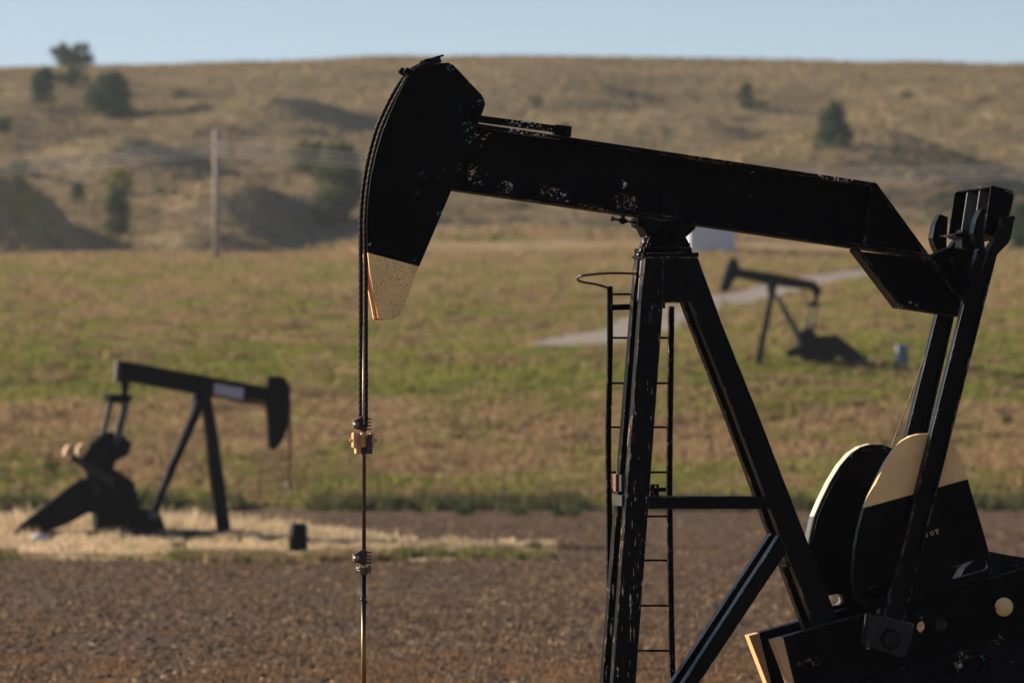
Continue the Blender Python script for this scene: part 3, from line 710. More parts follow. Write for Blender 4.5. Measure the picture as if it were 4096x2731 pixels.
rleg = [(2697, 1031), (2792, 1031), (2889, 1297), (3031, 1650), (3355, 2487), (3724, 3440), (3617, 3440), (3258, 2505), (2938, 1650), (2799, 1300)]
for nr in (True, False):
    leg(fleg, near=nr); leg(rleg, m=post_m2, near=nr)
# gussets
gp = z6([(795, 735), (940, 735), (1145, 1278), (785, 1278)])
for w0 in (lt + .012, -lt - .03):
    mb = MB(); q = P(gp, lt + .012); mb.plate([(x, w0, z) for x, _, z in q], .018); mb.build('gusset', post_m2, post)
q = [L(2575, 1036, lt + .06), L(2563, 1205, lt + .06)]
mb = MB(); mb.bar((q[0][0] + .02, 0, q[0][2]), (q[1][0] + .02, 0, q[1][2]), 0.24, .012); mb.build('front_plate', paint('front_plate_paint', (0.18, 0.13, 0.095), fleck=.62, edge=0), post)
# cross bars and braces
def bpl(pts, near=True, th=.07, name='cross_bar', bev=.004, w=None):
    q = P(pts, w) if w is not None else PL(pts)
    q = [(x, y_ + .02, z) for x, y_, z in q]
    if not near: q = [(x, -y_ - th, z) for x, y_, z in q]
    mb = MB(); mb.plate(q, th); return mb.build(name, post_m2, post, bevel=bev)
for nr in (True, False): bpl([(2600, 1986), (3068, 1986), (3086, 2034), (2598, 2035)], nr)
for nr in (True, False): bpl([(3124, 2135), (3150, 2205), (2327, 3440), (2272, 3440)], nr, name='brace', th=.11)
tbm = MB(); c = L(2493, 2003, -.23); tbm.box((c[0] + .03, 0, c[2]), (.05, .30, .075)); tbm.build('tie_bar', flat('lit_grey', (0.03, .03, .03), .5, spec=.15), post, bevel=.004)  # sunlit look of this bar is put into its grey colour
for (zx, zy) in ((2493, 2560), (3150, 2250), (3330, 2700)):
    c = L(zx, zy, wof(zy)); mb = MB(); mb.box((c[0] + .04, 0, c[2]), (.05, .34, .06)); mb.build('tie_bar', post_m2, post, bevel=.004)
# switch box with a red cover between the front legs
c = L(2486, 1932, -.10); sw = MB(); sw.box((c[0] + .02, -.06, c[2]), (.05, .10, .115)); swb = sw.build('switch_box', flat('box_grey', (.03, .03, .03), .5, spec=.15), pump, bevel=.004)
sw = MB(); sw.box((c[0] - .012, .02, c[2]), (.03, .09, .12)); sw.build('red_cover', M_RED, swb, bevel=.004)

# saddle bearing under the beam
sb = MB(); sb.plate(P(z6([(550, 592), (1150, 592), (1162, 660), (550, 660)]), -.17), .34)
saddle = sb.build('saddle_bearing', paint('cast_black', rough=.55, fleck=.77, edge=.8), pump, bevel=.006)
sb = MB(); sb.plate(P(z6([(565, 600), (600, 510), (640, 430), (700, 335), (775, 275), (850, 256), (930, 268), (1000, 320), (1045, 400), (1100, 500), (1145, 600)]), -.12), .24); sb.build('housing', M_BLK, saddle, bevel=.012)
sb = MB(); sb.plate(P(z6([(738, 600), (742, 430), (762, 375), (800, 348), (852, 338), (905, 348), (945, 378), (965, 430), (970, 600)]), -.16), .32); sb.build('boss', M_BLK, saddle, bevel=.01)
sb = MB(); c = lp(z6, 858, 450, -.175); sb.cyl(c, (c[0], c[1] + .02, c[2]), .026, 20); sb.cyl((c[0], c[1] - .016, c[2]), c, .016, 6); sb.build('bolt', M_BLK, saddle)
for zx in (650, 1100):
    sb = MB(); c = lp(z6, zx, 592, -.145); sb.cyl(c, (c[0], c[1], c[2] + .028), .018, 6); sb.build('bolt', M_BLK, saddle)
sb = MB(); sb.plate(P(z6([(478, 215), (1208, 318), (1196, 362), (1080, 468), (1000, 440), (650, 420), (600, 462), (570, 400), (540, 345), (482, 322)]), -.13), .26); sb.build('beam_saddle', M_BLK, pump, bevel=.006)
ab = MB(); a_ = Vector(lp(z6, 150, 236, -.06)); b_ = Vector(lp(z6, 482, 293, -.06)); ab.cyl(a_, b_, .008, 10); dv = (b_ - a_).normalized(); ab.cyl(a_ - dv * .004, a_ + dv * .012, .018, 6); adj = ab.build('adjusting_bolt', M_RUSTY, pump)
for zx in (258, 318):
    ab = MB(); c = a_.lerp(b_, (zx - 150) / 332); ab.cyl(c - dv * .008, c + dv * .008, .017, 6); ab.build('nut', M_BLK, adj)
ab = MB(); ab.plate(P(z6([(283, 185), (316, 190), (306, 302), (272, 300)]), -.09), .06); ab.build('lug', M_BLK, adj)
gm = MB()
for i in range(46):
    t = random.random(); c = lp(z6, 585 - 105 * t + random.gauss(0, 7), 460 + 245 * t, -.10 + random.uniform(-.03, .12)); gm.sphere(c, random.uniform(.006, .014), 7, 5, jit=.25)
gm.build('grease', flat('black_grease', (0.01, .008, .007), .25, spec=.8), saddle)

# ladder behind the post
ldm = paint('ladder_black', spec=.045, fleck=0.68, edge=1.0)
wl = 0.36
def lstile(pts, wd):
    q = [Vector(L(x, y, wl)) for x, y in pts]; mb = MB(); vs = []; fs = []
    for p in q: vs += [p + Vector((-wd / 2, -.012, 0)), p + Vector((wd / 2, -.012, 0)), p + Vector((wd / 2, .03, 0)), p + Vector((-wd / 2, .03, 0))]
    for i in range(len(q) - 1):
        for k in range(4): fs.append((4 * i + k, 4 * i + (k + 1) % 4, 4 * i + 4 + (k + 1) % 4, 4 * i + 4 + k))
    fs += [(3, 2, 1, 0), tuple(4 * (len(q) - 1) + k for k in range(4))]
    mb.add(vs, fs); return mb
lst = [(2440, 1145), (2441, 1350), (2438, 1530), (2434, 1700), (2434, 1880), (2438, 2060), (2438, 2400), (2432, 2731), (2426, 3420)]
rst = [(2686, 1225), (2683, 1500), (2680, 1700), (2678, 1980), (2682, 2270), (2686, 2500), (2691, 2731), (2700, 3420)]
ladder = lstile(lst, .036).build('ladder', ldm, pump, bevel=.003)
lstile(rst, .038).build('stile', ldm, ladder, bevel=.003)
for i, yy in enumerate([1177, 1351, 1532, 1708, 1888, 2064, 2240, 2421, 2601, 2780, 2960, 3140, 3320]):
    xa = np.interp(yy, [p[1] for p in lst], [p[0] for p in lst]); xb = np.interp(yy, [p[1] for p in rst], [p[0] for p in rst])
    mb = MB(); mb.cyl(L(xa, yy, wl + .01), L(xb, yy, wl + .01), .0075, 8); mb.build('rung', ldm, ladder)
mb = MB(); mb.bar(L(2445, 1230, wl - .05), L(2660, 1222, wl - .05), .012, .04, up=(0, 1, 0)); mb.build('strap', ldm, ladder)
mb = MB(); mb.bar(L(2445, 1962, wl - .02), L(2665, 1957, wl - .02), .012, .03, up=(0, 1, 0)); mb.build('strap', ldm, ladder)
for (x0, y0, x1, y1) in ((2602, 1936, 2636, 1984),):
    hl_ = P([(2602, 1936), (2636, 1936), (2636, 1984), (2602, 1984)], .1); ho = P([(2619, 1943), (2626, 1943), (2626, 1951), (2619, 1951)], .1)
    mb = MB(); mb.plate(hl_, .01, [ho]); mb.build('bracket', ldm, ladder)
hoop = [(515, 862), (400, 858), (300, 860), (200, 868), (130, 878), (105, 893), (112, 908), (150, 922), (230, 935), (300, 955), (322, 964)]
ws = [.1, 0.04, 0.0, -.02, .0, .08, .16, .22, .28, .33, .36]
mb = MB(); mb.tube(catmull([L(*z2([p])[0], w) for p, w in zip(hoop, ws)], 6), .0085, 10); mb.build('grab_hoop', flat('hoop_paint', (.05, .03, .025), .5, 0, .7, 14), ladder)

# ---- cranks, counterweights, pitmans, equalizer
wc = -0.45    # near face of the near crank
cr_m = paint('crank_black', fleck=0.77, edge=0.5, spots=[(lp(z4, 490, 1450, wc), .07, (.2, .14, .09)), (lp(z4, 540, 1450, wc), .05, (.25, .18, .12)), (lp(z4, 1580, 1305, wc), .06, (.3, .22, .17)), (lp(z4, 1650, 850, wc), .05, (.3, .3, .28)), (lp(z4, 1130, 1180, wc), .05, TEAL), (lp(z4, 1112, 1400, wc), .03, TEAL), (lp(z4, 1385, 1400, wc), .06, (.3, .2, .14))])
p1 = L(*z4([(336, 1300)])[0], wc); p2 = L(*z4([(402, 1568)])[0], wc)
ex, ez = -(p2[2] - p1[2]), (p2[0] - p1[0]); ln = math.hypot(ex, ez); ex /= ln; ez /= ln
if ex > 0: ex, ez = -ex, -ez
cc0 = ex * p1[0] + ez * p1[2]
cr_tip = paint('crank_tip_paint', fleck=0.77, edge=0.5, split=[(ex, ez, cc0, (0.7, 0.42, 0.21))], spots=[(lp(z4, 490, 1450, wc), .07, (.2, .14, .09)), (lp(z4, 540, 1450, wc), .05, (.25, .18, .12)), (lp(z4, 1600, 1305, wc), .04, (.3, .22, .17)), (lp(z4, 1130, 1180, wc), .05, TEAL)])
def circ(z, cx, cy, r, w, n=20): return [lp(z, cx + r * math.cos(t), cy + r * math.sin(t), w) for t in np.linspace(0, 6.2832, n + 1)[:-1]]
cro = z4([(276, 1318), (850, 1158), (1180, 1062), (1545, 962), (1800, 880), (1920, 960), (1980, 1120), (1900, 1300), (1760, 1350), (1700, 1330), (1610, 1310), (1260, 1410), (820, 1545), (430, 1660), (400, 1640)])
crl = P(cro, wc)
holes = [circ(z4, 1150, 1242, 36, wc), circ(z4, 1265, 1225, 42, wc), circ(z4, 595, 1410, 14, wc, 12), circ(z4, 437, 1455, 14, wc, 12)]
CT = 0.14; offs = 0.90 - CT
mb = MB(); mb.plate(crl, CT, holes); crank = mb.build('crank', cr_tip, pump, bevel=.004)
mb = MB(); mb.plate([(x, y + offs, z) for x, y, z in crl], CT, [circ(z4, 1150, 1236, 50, wc + offs), circ(z4, 1272, 1225, 20, wc + offs, 12)]); crank2 = mb.build('crank', cr_tip, pump, bevel=.004)
sc_ = lp(z4, 1613, 1125, wc)
mb = MB(); mb.cyl((sc_[0], wc - .025, sc_[2]), (sc_[0], -wc + .02, sc_[2]), .082, 32); shaft = mb.build('crankshaft', paint('shaft_black'), pump)
mb = MB(); mb.cyl((sc_[0], wc - .028, sc_[2]), (sc_[0], wc - .02, sc_[2]), .064, 32); mb.build('shaft_end', paint('shaft_cream', (0.75, 0.52, 0.22), edge=0, fleck=.85, spots=[((sc_[0] + .012, wc - .028, sc_[2] - .008), .022, (.2, .03, .02))]), shaft)
mb = MB(); c = lp(z4, 1562, 1138, wc - .03); mb.sphere(c, .014, 8, 6, jit=.2); mb.build('key', M_BLK, shaft)
# counterweights
def rnd(pts, n=2): return smooth_loop([tuple(p) for p in pts], n)
wcw = wc - 0.095
cwo = z4([(838, 1146), (800, 1135), (770, 1095), (752, 1030), (746, 960), (748, 880), (758, 780), (776, 680), (805, 570), (845, 470), (890, 375), (940, 280), (985, 215), (1035, 163), (1080, 135), (1130, 122), (1190, 120), (1240, 127), (1290, 155), (1330, 190), (1365, 240), (1390, 300), (1410, 385), (1440, 490), (1480, 620), (1510, 720), (1535, 815), (1550, 880), (1545, 930), (1520, 965), (1480, 985), (1180, 1072)])
def slot(z, x0, y0, x1, y1, r, w, n=9):
    a = math.atan2(y1 - y0, x1 - x0); pts = []
    for k in range(n): t = a + math.pi / 2 + math.pi * k / (n - 1); pts.append((x0 + r * math.cos(t), y0 + r * math.sin(t)))
    for k in range(n): t = a - math.pi / 2 + math.pi * k / (n - 1); pts.append((x1 + r * math.cos(t), y1 + r * math.sin(t)))
    return [lp(z, x, y, w) for x, y in pts]
def cwp(zx0, zy0, zx1, zy1, w, name='counterweight_paint'):
    a = lp(z4, zx0, zy0, w); b = lp(z4, zx1, zy1, w); nx_, nz_ = -(b[2] - a[2]), (b[0] - a[0]); l_ = math.hypot(nx_, nz_)
    return (nx_ / l_, nz_ / l_, (nx_ * a[0] + nz_ * a[2]) / l_, (0.97, 0.63, 0.28))
cwm = paint('counterweight_paint', rough=.38, split=[cwp(820, 548, 1410, 385, wcw)], fleck=.80, edge=.35, spots=[(lp(z4, 1385, 310, wcw), .02, (.1, .07, .04)), (lp(z4, 1560, 870, wcw), .03, CHIPC)])
mb = MB(); mb.plate(P(cwo, wcw), .092, [slot(z4, 1330, 925, 1496, 880, 36, wcw), slot(z4, 826, 1062, 965, 1022, 36, wcw)]); cw1 = mb.build('counterweight', cwm, pump, bevel=.008)
for zx, zy in ((1303, 805), (968, 905), (905, 700)):
    mb = MB(); c = lp(z4, zx, zy, wcw - .006); mb.cyl(c, (c[0], c[1] + .012, c[2]), .028, 6); mb.build('plug', cwm, cw1, bevel=.002)
for zx, zy in ((1420, 1150), (1480, 1240), (700, 1330), (1700, 1000)):
    mb = MB(); c = lp(z4, zx, zy, wc - .014); mb.cyl(c, (c[0], c[1] + .02, c[2]), .02, 6); mb.build('bolt', M_BLK, crank, bevel=.002)
# lettering on the near weight
def letters():
    mb = MB(); th = .003
    o = Vector(lp(z4, 1168, 722, wcw - th)); e = (Vector(lp(z4, 1246, 699, wcw - th)) - o); Wd = e.length; e.normalize(); u = Vector((-e.z, 0, e.x)); Hh = .032
    def rect(x0, x1, y0, y1): mb.plate([tuple(o + e * a + u * b) for a, b in ((x0, y0), (x1, y0), (x1, y1), (x0, y1))], th)
    def ring(cx, cy, rx, ry, tx, ty, a0=0, a1=2 * math.pi, n=20):
        ts = np.linspace(a0, a1, n + 1)
        for t0, t1 in zip(ts, ts[1:]):
            q = [(cx + rx * math.cos(t0), cy + ry * math.sin(t0)), (cx + rx * math.cos(t1), cy + ry * math.sin(t1)), (cx + (rx - tx) * math.cos(t1), cy + (ry - ty) * math.sin(t1)), (cx + (rx - tx) * math.cos(t0), cy + (ry - ty) * math.sin(t0))]
            mb.plate([tuple(o + e * a + u * b) for a, b in q], th)
    s = Wd / 3
    x = -s * .35; rect(x + .006, x + .012, 0, Hh); rect(x, x + .014, 0, .004); rect(x, x + .014, Hh - .004, Hh)
    ring(x + .013, Hh * .74, .011, Hh * .26, .006, .004, -1.571, 1.571, 8); ring(x + .013, Hh * .27, .013, Hh * .27, .007, .004, -1.571, 1.571, 8)
    x = s * 1.42; ring(x, Hh / 2, .0135, Hh / 2, .006, .004)
    x = s * 2.55; rect(x - .0035, x + .0035, .002, Hh); rect(x - .008, x + .008, 0, .004); rect(x - .014, x + .014, Hh - .005, Hh); rect(x - .014, x - .011, Hh - .011, Hh - .005); rect(x + .011, x + .014, Hh - .011, Hh - .005)
    return mb
letters().build('lettering', flat('lettering_cream', (.5, .42, .24), .6), cw1)
# far weight: same casting on the far crank, shown from its inner side
wf = 0.462
fo = z4([(640, 1178), (560, 1140), (510, 1060), (488, 960), (484, 850), (488, 760), (502, 680), (520, 605), (556, 520), (612, 405), (672, 308), (730, 240), (790, 200), (850, 183), (920, 186), (985, 212), (1040, 262), (1090, 360), (1150, 520), (1220, 760), (1270, 930), (1275, 990), (1240, 1020)])
fol = P(fo, wf)
fsl = slot(z4, 560, 1102, 656, 1083, 34, wf)
fcm = paint('far_counterweight_paint', rough=.4, fleck=.80, edge=.3, spots=[(lp(z4, 810, 195, wf), .06, TEAL), (lp(z4, 725, 255, wf), .05, TEAL), (lp(z4, 925, 200, wf), .05, TEAL)])
mb = MB(); mb.plate(fol, .03, [fsl]); cwf = mb.build('counterweight', fcm, pump, bevel=.004)
a_ = lp(z4, 500, 607, wf); nb = cwp(500, 607, 1100, 430, wf)
rimm = paint('rim_paint', (0.09, 0.09, 0.09), rough=.4, split=[(nb[0], nb[1], nb[2], (.72, .62, .42))], fleck=.85, edge=0)
cx_ = sum(p[0] for p in fol) / len(fol); cz_ = sum(p[2] for p in fol) / len(fol)
mb = MB(); mb.plate([(cx_ + (x - cx_) * 1.006, y + .031, cz_ + (z - cz_) * 1.006) for x, y, z in fol], .13, [[(x, y + .031, z) for x, y, z in fsl]]); mb.build('rim', rimm, cwf, bevel=.004)
mb = MB(); mb.plate([(cx_ + (x - cx_) * .95, y - .012, cz_ + (z - cz_) * .95) for x, y, z in fol], .011, [fsl and [(x, y - .012, z) for x, y, z in fsl]]); mb.build('inner_lip', fcm, cwf, bevel=.003)
# lower weights
lo_ = z4([(800, 1560), (880, 1518), (1160, 1445), (1395, 1378), (1460, 1374), (1510, 1405), (1532, 1450), (1600, 1650), (1700, 2000), (1680, 2200), (1560, 2330), (1380, 2330), (1180, 2200), (950, 1880), (820, 1660), (790, 1600)])
lm = paint('lower_weight_paint', fleck=.78, edge=.7, spots=[(lp(z4, 1385, 1400, wcw), .06, (.3, .2, .14)), (lp(z4, 1500, 1420, wcw), .05, TEAL)])
sl2 = slot(z4, 1312, 1494, 1452, 1456, 40, wcw)
mb = MB(); mb.plate(P(lo_, wcw), .092, [sl2]); cwl = mb.build('counterweight', lm, pump, bevel=.008)
mb = MB(); mb.plate([(x, -wcw - .092, z) for x, _, z in P(lo_, wcw)], .092); mb.build('counterweight', lm, pump, bevel=.008)
mb = MB(); c = lp(z4, 1362, 1455, wcw + .05); mb.cyl((c[0], c[1], c[2] + .012), (c[0], c[1], c[2] + .032), .014, 8); mb.cyl((c[0], c[1], c[2] - .03), (c[0], c[1], c[2] + .005), .022, 6); mb.build('nut', M_ZINC, cwl)
# wrist pin bearings
for k in (0, 1):
    yo = 0 if k == 0 else None
    def Y(y, d):   # mirror for the far one
        return (y, d) if k == 0 else (-y - d, d)
    def pl(pts, y, d):
        q = P(pts, y); y2, d2 = Y(y, d); mb = MB(); mb.plate([(a, y2, c) for a, _, c in q], d2); return mb
    wp = wc - .21
    wb = pl(z4([(850, 1165), (1098, 1222), (1082, 1330), (1046, 1425), (960, 1400), (840, 1358), (818, 1350)]), wp, .2).build('wrist_pin_bearing', paint('bearing_grey', (.016, .016, .016), rough=.5, spec=.1, fleck=.77, edge=.8), pump, bevel=.012)
    c = lp(z4, 962, 1313, wp); y0 = c[1] - .03 if k == 0 else -c[1] + .03; y1 = c[1] if k == 0 else -c[1]
    mb = MB(); mb.tube([(c[0], y0 + (0.0 if k == 0 else 0), c[2]), (c[0], y0 + (y1 - y0) * .3, c[2]), (c[0], y1, c[2])], [.05, .0595, .0595], 32); mb.build('cap', paint('cap_grey', (.014, .0135, .013), rough=.45, edge=0, fleck=.8), wb, bevel=.004)
    mb = MB(); mb.tube([(c[0], y1 - (.008 if k == 0 else -.008), c[2]), (c[0], y1, c[2])], .070, 28)
    for t in (1.9, 3.1, 4.5):
        q = (c[0] + .077 * math.cos(t), y1, c[2] + .077 * math.sin(t)); mb.cyl((q[0], y1 - (.012 if k == 0 else -.012), q[2]), q, .009, 8)
    mb.build('cap_ring', M_BLK, wb)
    c = lp(z4, 890, 1165, wp + .08); ys = c[1] if k == 0 else -c[1]
    mb = MB(); mb.cyl((c[0], ys, c[2]), (c[0], ys, c[2] + .016), .017, 6); mb.cyl((c[0], ys, c[2] + .016), (c[0] + .004, ys, c[2] + .034), .0105, 12); mb.build('stud', flat('rust_stud', (.2, .09, .06), .6, .3), wb)
    c = lp(z4, 832, 1362, wp + .08); mb = MB(); mb.cyl((c[0], ys, c[2] - .012), (c[0], ys, c[2] + .004), .015, 6); mb.build('stud', M_ZINC, wb)
# pitman arms: I-section from the wrist pins up to the equalizer
pm_m = paint('pitman_black', spec=.045, rough=.34, fleck=0.765, edge=1.0, stretch=(1, 1, .4))
wpn = wc - .19
def pitman(near):
    tl, tr = z3([(1275, 735)])[0], z3([(1440, 768)])[0]; bl, br = z4([(932, 1182)])[0], z4([(1040, 1208)])[0]
    q = [L(tl[0], tl[1], wpn), L(tr[0], tr[1], wpn), L(br[0], br[1], wpn), L(bl[0], bl[1], wpn)]
    if not near:
        w2_ = -wpn - .09; q = [L(3798, 1060, w2_), L(3862, 1070, w2_), L(3604, 2210, w2_), L(3514, 2190, w2_)]
    mb = MB(); yk = q[0][1]
    qi = [(x, yk + .035, z) for x, _, z in q]; mb.plate(qi, .02)                      # web
    o = mb.build('pitman', pm_m, pump)
    for (a, b, s) in ((q[0], q[3], 1), (q[1], q[2], -1)):
        mb = MB(); a = Vector(a); b = Vector(b); sh = Vector((.006 * s, .045, 0)); mb.bar(a + sh, b + sh, .09, .012); mb.build('flange', pm_m, o, bevel=.002)
    return o, q
pa, qa = pitman(True); pb, qb = pitman(False)
# clevis arms on the pitman tops
def arm(pts, w, th, near=True, par=None):
    q = P(z3(pts), w)
    if not near: q = [(x, -w - th, z) for x, _, z in q]
    mb = MB(); mb.plate(q, th); return mb.build('clevis_arm', pm_m, par, bevel=.004)
CL = [(1262, 480), (1300, 400), (1325, 392), (1338, 410), (1332, 470), (1325, 600), (1345, 760), (1330, 860), (1262, 860), (1290, 720), (1262, 660), (1243, 590)]
CR = [(1490, 460), (1550, 455), (1575, 462), (1580, 500), (1552, 640), (1530, 680), (1445, 765), (1400, 800), (1345, 860), (1345, 760), (1385, 690), (1450, 600), (1472, 540)]
CLF = [(1262, 480), (1300, 400), (1325, 392), (1378, 410), (1376, 470), (1368, 600), (1365, 760), (1330, 860), (1262, 860), (1290, 720), (1262, 660), (1243, 590)]
for (par, nr) in ((pa, True), (pb, False)):
    arm(CL if nr else CLF, wpn, .13, nr, par); arm(CR, wpn + .004, .12, nr, par)
# equalizer: channel-shaped beam across the pump, open toward the well
q_tr = Vector(L(*z3([(1385, 207)])[0], -.50)); q_tb = Vector(L(*z3([(1575, 256)])[0], -.50)); q_br = Vector(L(*z3([(1490, 640)])[0], -.50)); q_bl = Vector(L(*z3([(1330, 600)])[0], -.50))
eqm = paint('equalizer_black', fleck=.755, edge=1.0)
def slab(pts, name, m, par, th_dir=None):
    mb = MB(); return mb
def quadbox(a, b, y0, y1, th, name, par, m=eqm, side=1):
    a = Vector((a[0], 0, a[2])); b = Vector((b[0], 0, b[2])); d = (b - a).normalized(); nrm = Vector((-d.z, 0, d.x)) * (th / 2 * side)
    mb = MB(); mid = Vector((0, (y0 + y1) / 2, 0)); mb.bar(a + nrm + mid, b + nrm + mid, y1 - y0, th); return mb.build(name, m, par, bevel=.003)
EL = .50
# near end cheek, a full plate; top, bottom and back plates; far end cheek
mb = MB(); mb.plate([tuple(q_tr), tuple(q_tb), tuple(q_br), tuple(q_bl)], .014); eq = mb.build('equalizer', eqm, pump, bevel=.003)
mb = MB(); mb.plate([(v.x, EL - .014, v.z) for v in (q_tr, q_tb, q_br, q_bl)], .014); mb.build('end_cheek', eqm, eq, bevel=.003)
quadbox(q_tr, q_tb, -EL - .005, EL + .005, .014, 'top_plate', eq)
quadbox(q_bl, q_br, -EL + .015, EL - .015, .014, 'bottom_plate', eq, side=1)
quadbox(q_tb, q_br, -EL + .015, EL - .015, .014, 'back_plate', eq, side=1)
for yy in (-.18, .16):
    q = [(v.x + .008 * s_, yy, v.z + .012 * t_) for v, s_, t_ in ((q_tr, 1, -1), (q_tb, -2, -1), (q_br, -2, 1), (q_bl, 1, 1))]
    mb = MB(); mb.plate([(a, yy, c) for a, _, c in q], .02); mb.build('rib', flat('rib_grey', (.10, .10, .10), .4, 0, .5, 12), eq)
# centre hanger under the equalizer, down to the tail bearing
mb = MB(); mb.plate(P(z3([(1150, 560), (1235, 575), (1262, 620), (1285, 730), (1262, 900), (1215, 1060), (1165, 1100), (1150, 900), (1140, 700)]), -.09), .18); mb.build('hanger', M_BLK, eq, bevel=.006)
mb = MB(); mb.plate(P(z3([(1085, 598), (1240, 572), (1240, 588), (1130, 612), (1085, 610)]), -.16), .42); mb.build('hanger_flange', eqm, eq)
for near in (-1, 1):
    for (zx, zy) in ((1312, 410), (1552, 470)):
        c = lp(z3, zx, zy, wpn + .05); mb = MB(); mb.cyl((c[0], near * abs(c[1]) - .06, c[2]), (c[0], near * abs(c[1]) + .06, c[2]), .017, 12); mb.build('pin', M_BLK, eq)
# cables
mb = MB(); mb.tube(catmull([lp(z3, 1440, 560, -.55), lp(z3, 1395, 660, -.655), lp(z3, 1345, 800, -.66), lp(z3, 1310, 900, -.65)], 6), .0035, 6); mb.build('cable', M_STEEL, pump)
mb = MB(); mb.tube(catmull([L(3760, 1240, .62), L(3700, 1420, .62), L(3640, 1590, .62), L(3567, 1790, .62), L(3500, 2060, .61)], 6), .0035, 6); mb.build('cable', M_STEEL, pump)

# gearbox, skid, brake and the base the post stands on
gb = paint('gearbox_black', (.008, .008, .010), rough=.5, fleck=.77, edge=.6)
mb = MB(); mb.plate(P(z4([(1345, 980), (1385, 905), (1440, 858), (1540, 806), (1640, 824), (1735, 838), (2300, 930), (2420, 1100), (2420, 1700), (2250, 1900), (1500, 1900), (1400, 1700), (1330, 1400), (1325, 1100)]), -.28), .56); gear = mb.build('gearbox', gb, pump, bevel=.02)
mb = MB(); mb.plate(P(z4([(1510, 800), (1545, 806), (2380, 960), (2380, 985), (1545, 832), (1510, 826)]), -.30), .60); mb.build('lid_flange', gb, gear, bevel=.005)
for zx, zy in ((1640, 870), (1655, 990), (1600, 1260)):
    mb = MB(); q = P(z4([(zx - 45, zy - 6), (zx + 90, zy + 18), (zx + 90, zy + 30), (zx - 45, zy + 6)]), -.31); mb.plate(q, .04); mb.build('lug', gb, gear, bevel=.003)
for yy in (1330, 1430, 1530):
    mb = MB(); mb.plate(P(z4([(1520, yy), (1900, yy + 6), (1900, yy + 18), (1520, yy + 12)]), -.30), .04); mb.build('rib', gb, gear, bevel=.003)
mb = MB(); mb.plate(P(z4([(1690, 1200), (1706, 1200), (1706, 1700), (1690, 1700)]), -.30), .04); mb.build('rib', gb, gear, bevel=.003)
c0_ = lp(z4, 1500, 1900, 0); gx0 = c0_[0]
mb = MB(); mb.box((gx0 + .55, 0, .95), (1.3, .8, c0_[2] - .95 + .6)); mb.build('gearbox_stand', gb, pump, bevel=.01)
for s_ in (-1, 1):
    mb = MB(); mb.box((1.2, s_ * .33, .25), (5.4, .012, .26)); mb.box((1.2, s_ * .33, .385), (5.4, .16, .014)); mb.box((1.2, s_ * .33, .115), (5.4, .16, .014)); mb.build('skid_rail', M_BLK, pump)
mb = MB()
for xx in (-1.3, -.2, 1.0, 2.2, 3.4): mb.box((xx, 0, .25), (.12, .62, .2))
mb.build('skid_cross_member', M_BLK, pump)
slabm = flat('concrete', (.32, .3, .27), .9); mb = MB(); mb.box((1.2, 0, .05), (6.0, 1.5, .11)); mb.build('concrete_pad', slabm, pump, bevel=.01)

# ------------------------------------------------------------------ polished rod hung from the ropes
rx, _, rz = L(1455, 1700, 0.0)
rod = empty('polished_rod', tuple(Vector(A.root) + Vector((A.a.x * rx, A.a.y * rx, 0))), A.th)
tag(rod, 'brown steel rod with clamps and orange carrier bar hanging from the near wire ropes', 'pump rod')
RX = Frame(2670, 40.0, R(10), 0.0)
def z8(x, y): return (x / 1.3867 + 1300, y / 1.3867 + 1600)
def Q(x, y, w=0.0):
    p = L(*z8(x, y), w); return (p[0] - rx, p[1], p[2])
r0 = Q(217, 830); r1 = Q(217, 60)
mb = MB(); mb.tube([(0.002, 0, Q(217, -420)[2]), (0.002, 0, r1[2]), (.002, 0, r0[2])], [.009, .0135, .0135], 16); mb.build('upper_rod', M_STEEL, rod)
def rodm():
    m, nt, b = mat('oily_rod'); n = N(nt); o = n.obj(); sx = n.new('ShaderNodeSeparateXYZ'); nt.links.new(o, sx.inputs[0])
    zt = Q(217, 1150)[2]; zb_ = Q(217, 1330)[2]
    f = n.step(n.math('ADD', sx.outputs[2], n.math('MULTIPLY', n.noise(n.scale(o, (60, 60, 6)), 1, 3), .12)), zt + .06, zb_ + .06)
    c = n.mix(f, (.012, .012, .013), (.20, .105, .028)); nt.links.new(c, b.inputs['Base Color']); b.inputs['Metallic'].default_value = .6; b.inputs['Roughness'].default_value = .35; return m
mb = MB(); mb.tube([(0, 0, Q(217, 960)[2]), (0, 0, .9)], .0165, 20); mb.build('lower_rod', rodm(), rod)
def clampset(y0, big=1.0):
    c = MB(); c.plate([Q(*p, -.035) for p in ((202, y0), (232, y0 - 2), (236, y0 + 75), (215, y0 + 88), (195, y0 + 72), (160, y0 + 62), (158, y0 + 24))], .07); o = c.build('clamp', M_RUSTY, rod, bevel=.005)
    for k in range(4):
        c = MB(); p = Q(240, y0 + 12 + k * 19, -.02); c.box(p, (.034, .05, .010)); c.build('clamp_tooth', M_RUSTY, o, bevel=.002)
    p = Q(172, y0 + 42, -.04); c = MB(); c.cyl((p[0], p[1] - .012, p[2]), (p[0], p[1], p[2]), .021, 20); c.cyl((p[0] - .002, p[1] - .026, p[2]), (p[0], p[1] - .012, p[2]), .015, 6); c.cyl((p[0] - .012, p[1] - .04, p[2]), (p[0], p[1] - .02, p[2]), .007, 10); c.build('bolt', M_ZINC, o)
clampset(92); clampset(832)
c = MB(); c.plate([Q(x, y, -.05) for x, y in ((198, 180), (232, 180), (232, 262), (198, 262))], .10); cb = c.build('carrier_bar', M_BRASS, rod, bevel=.012)
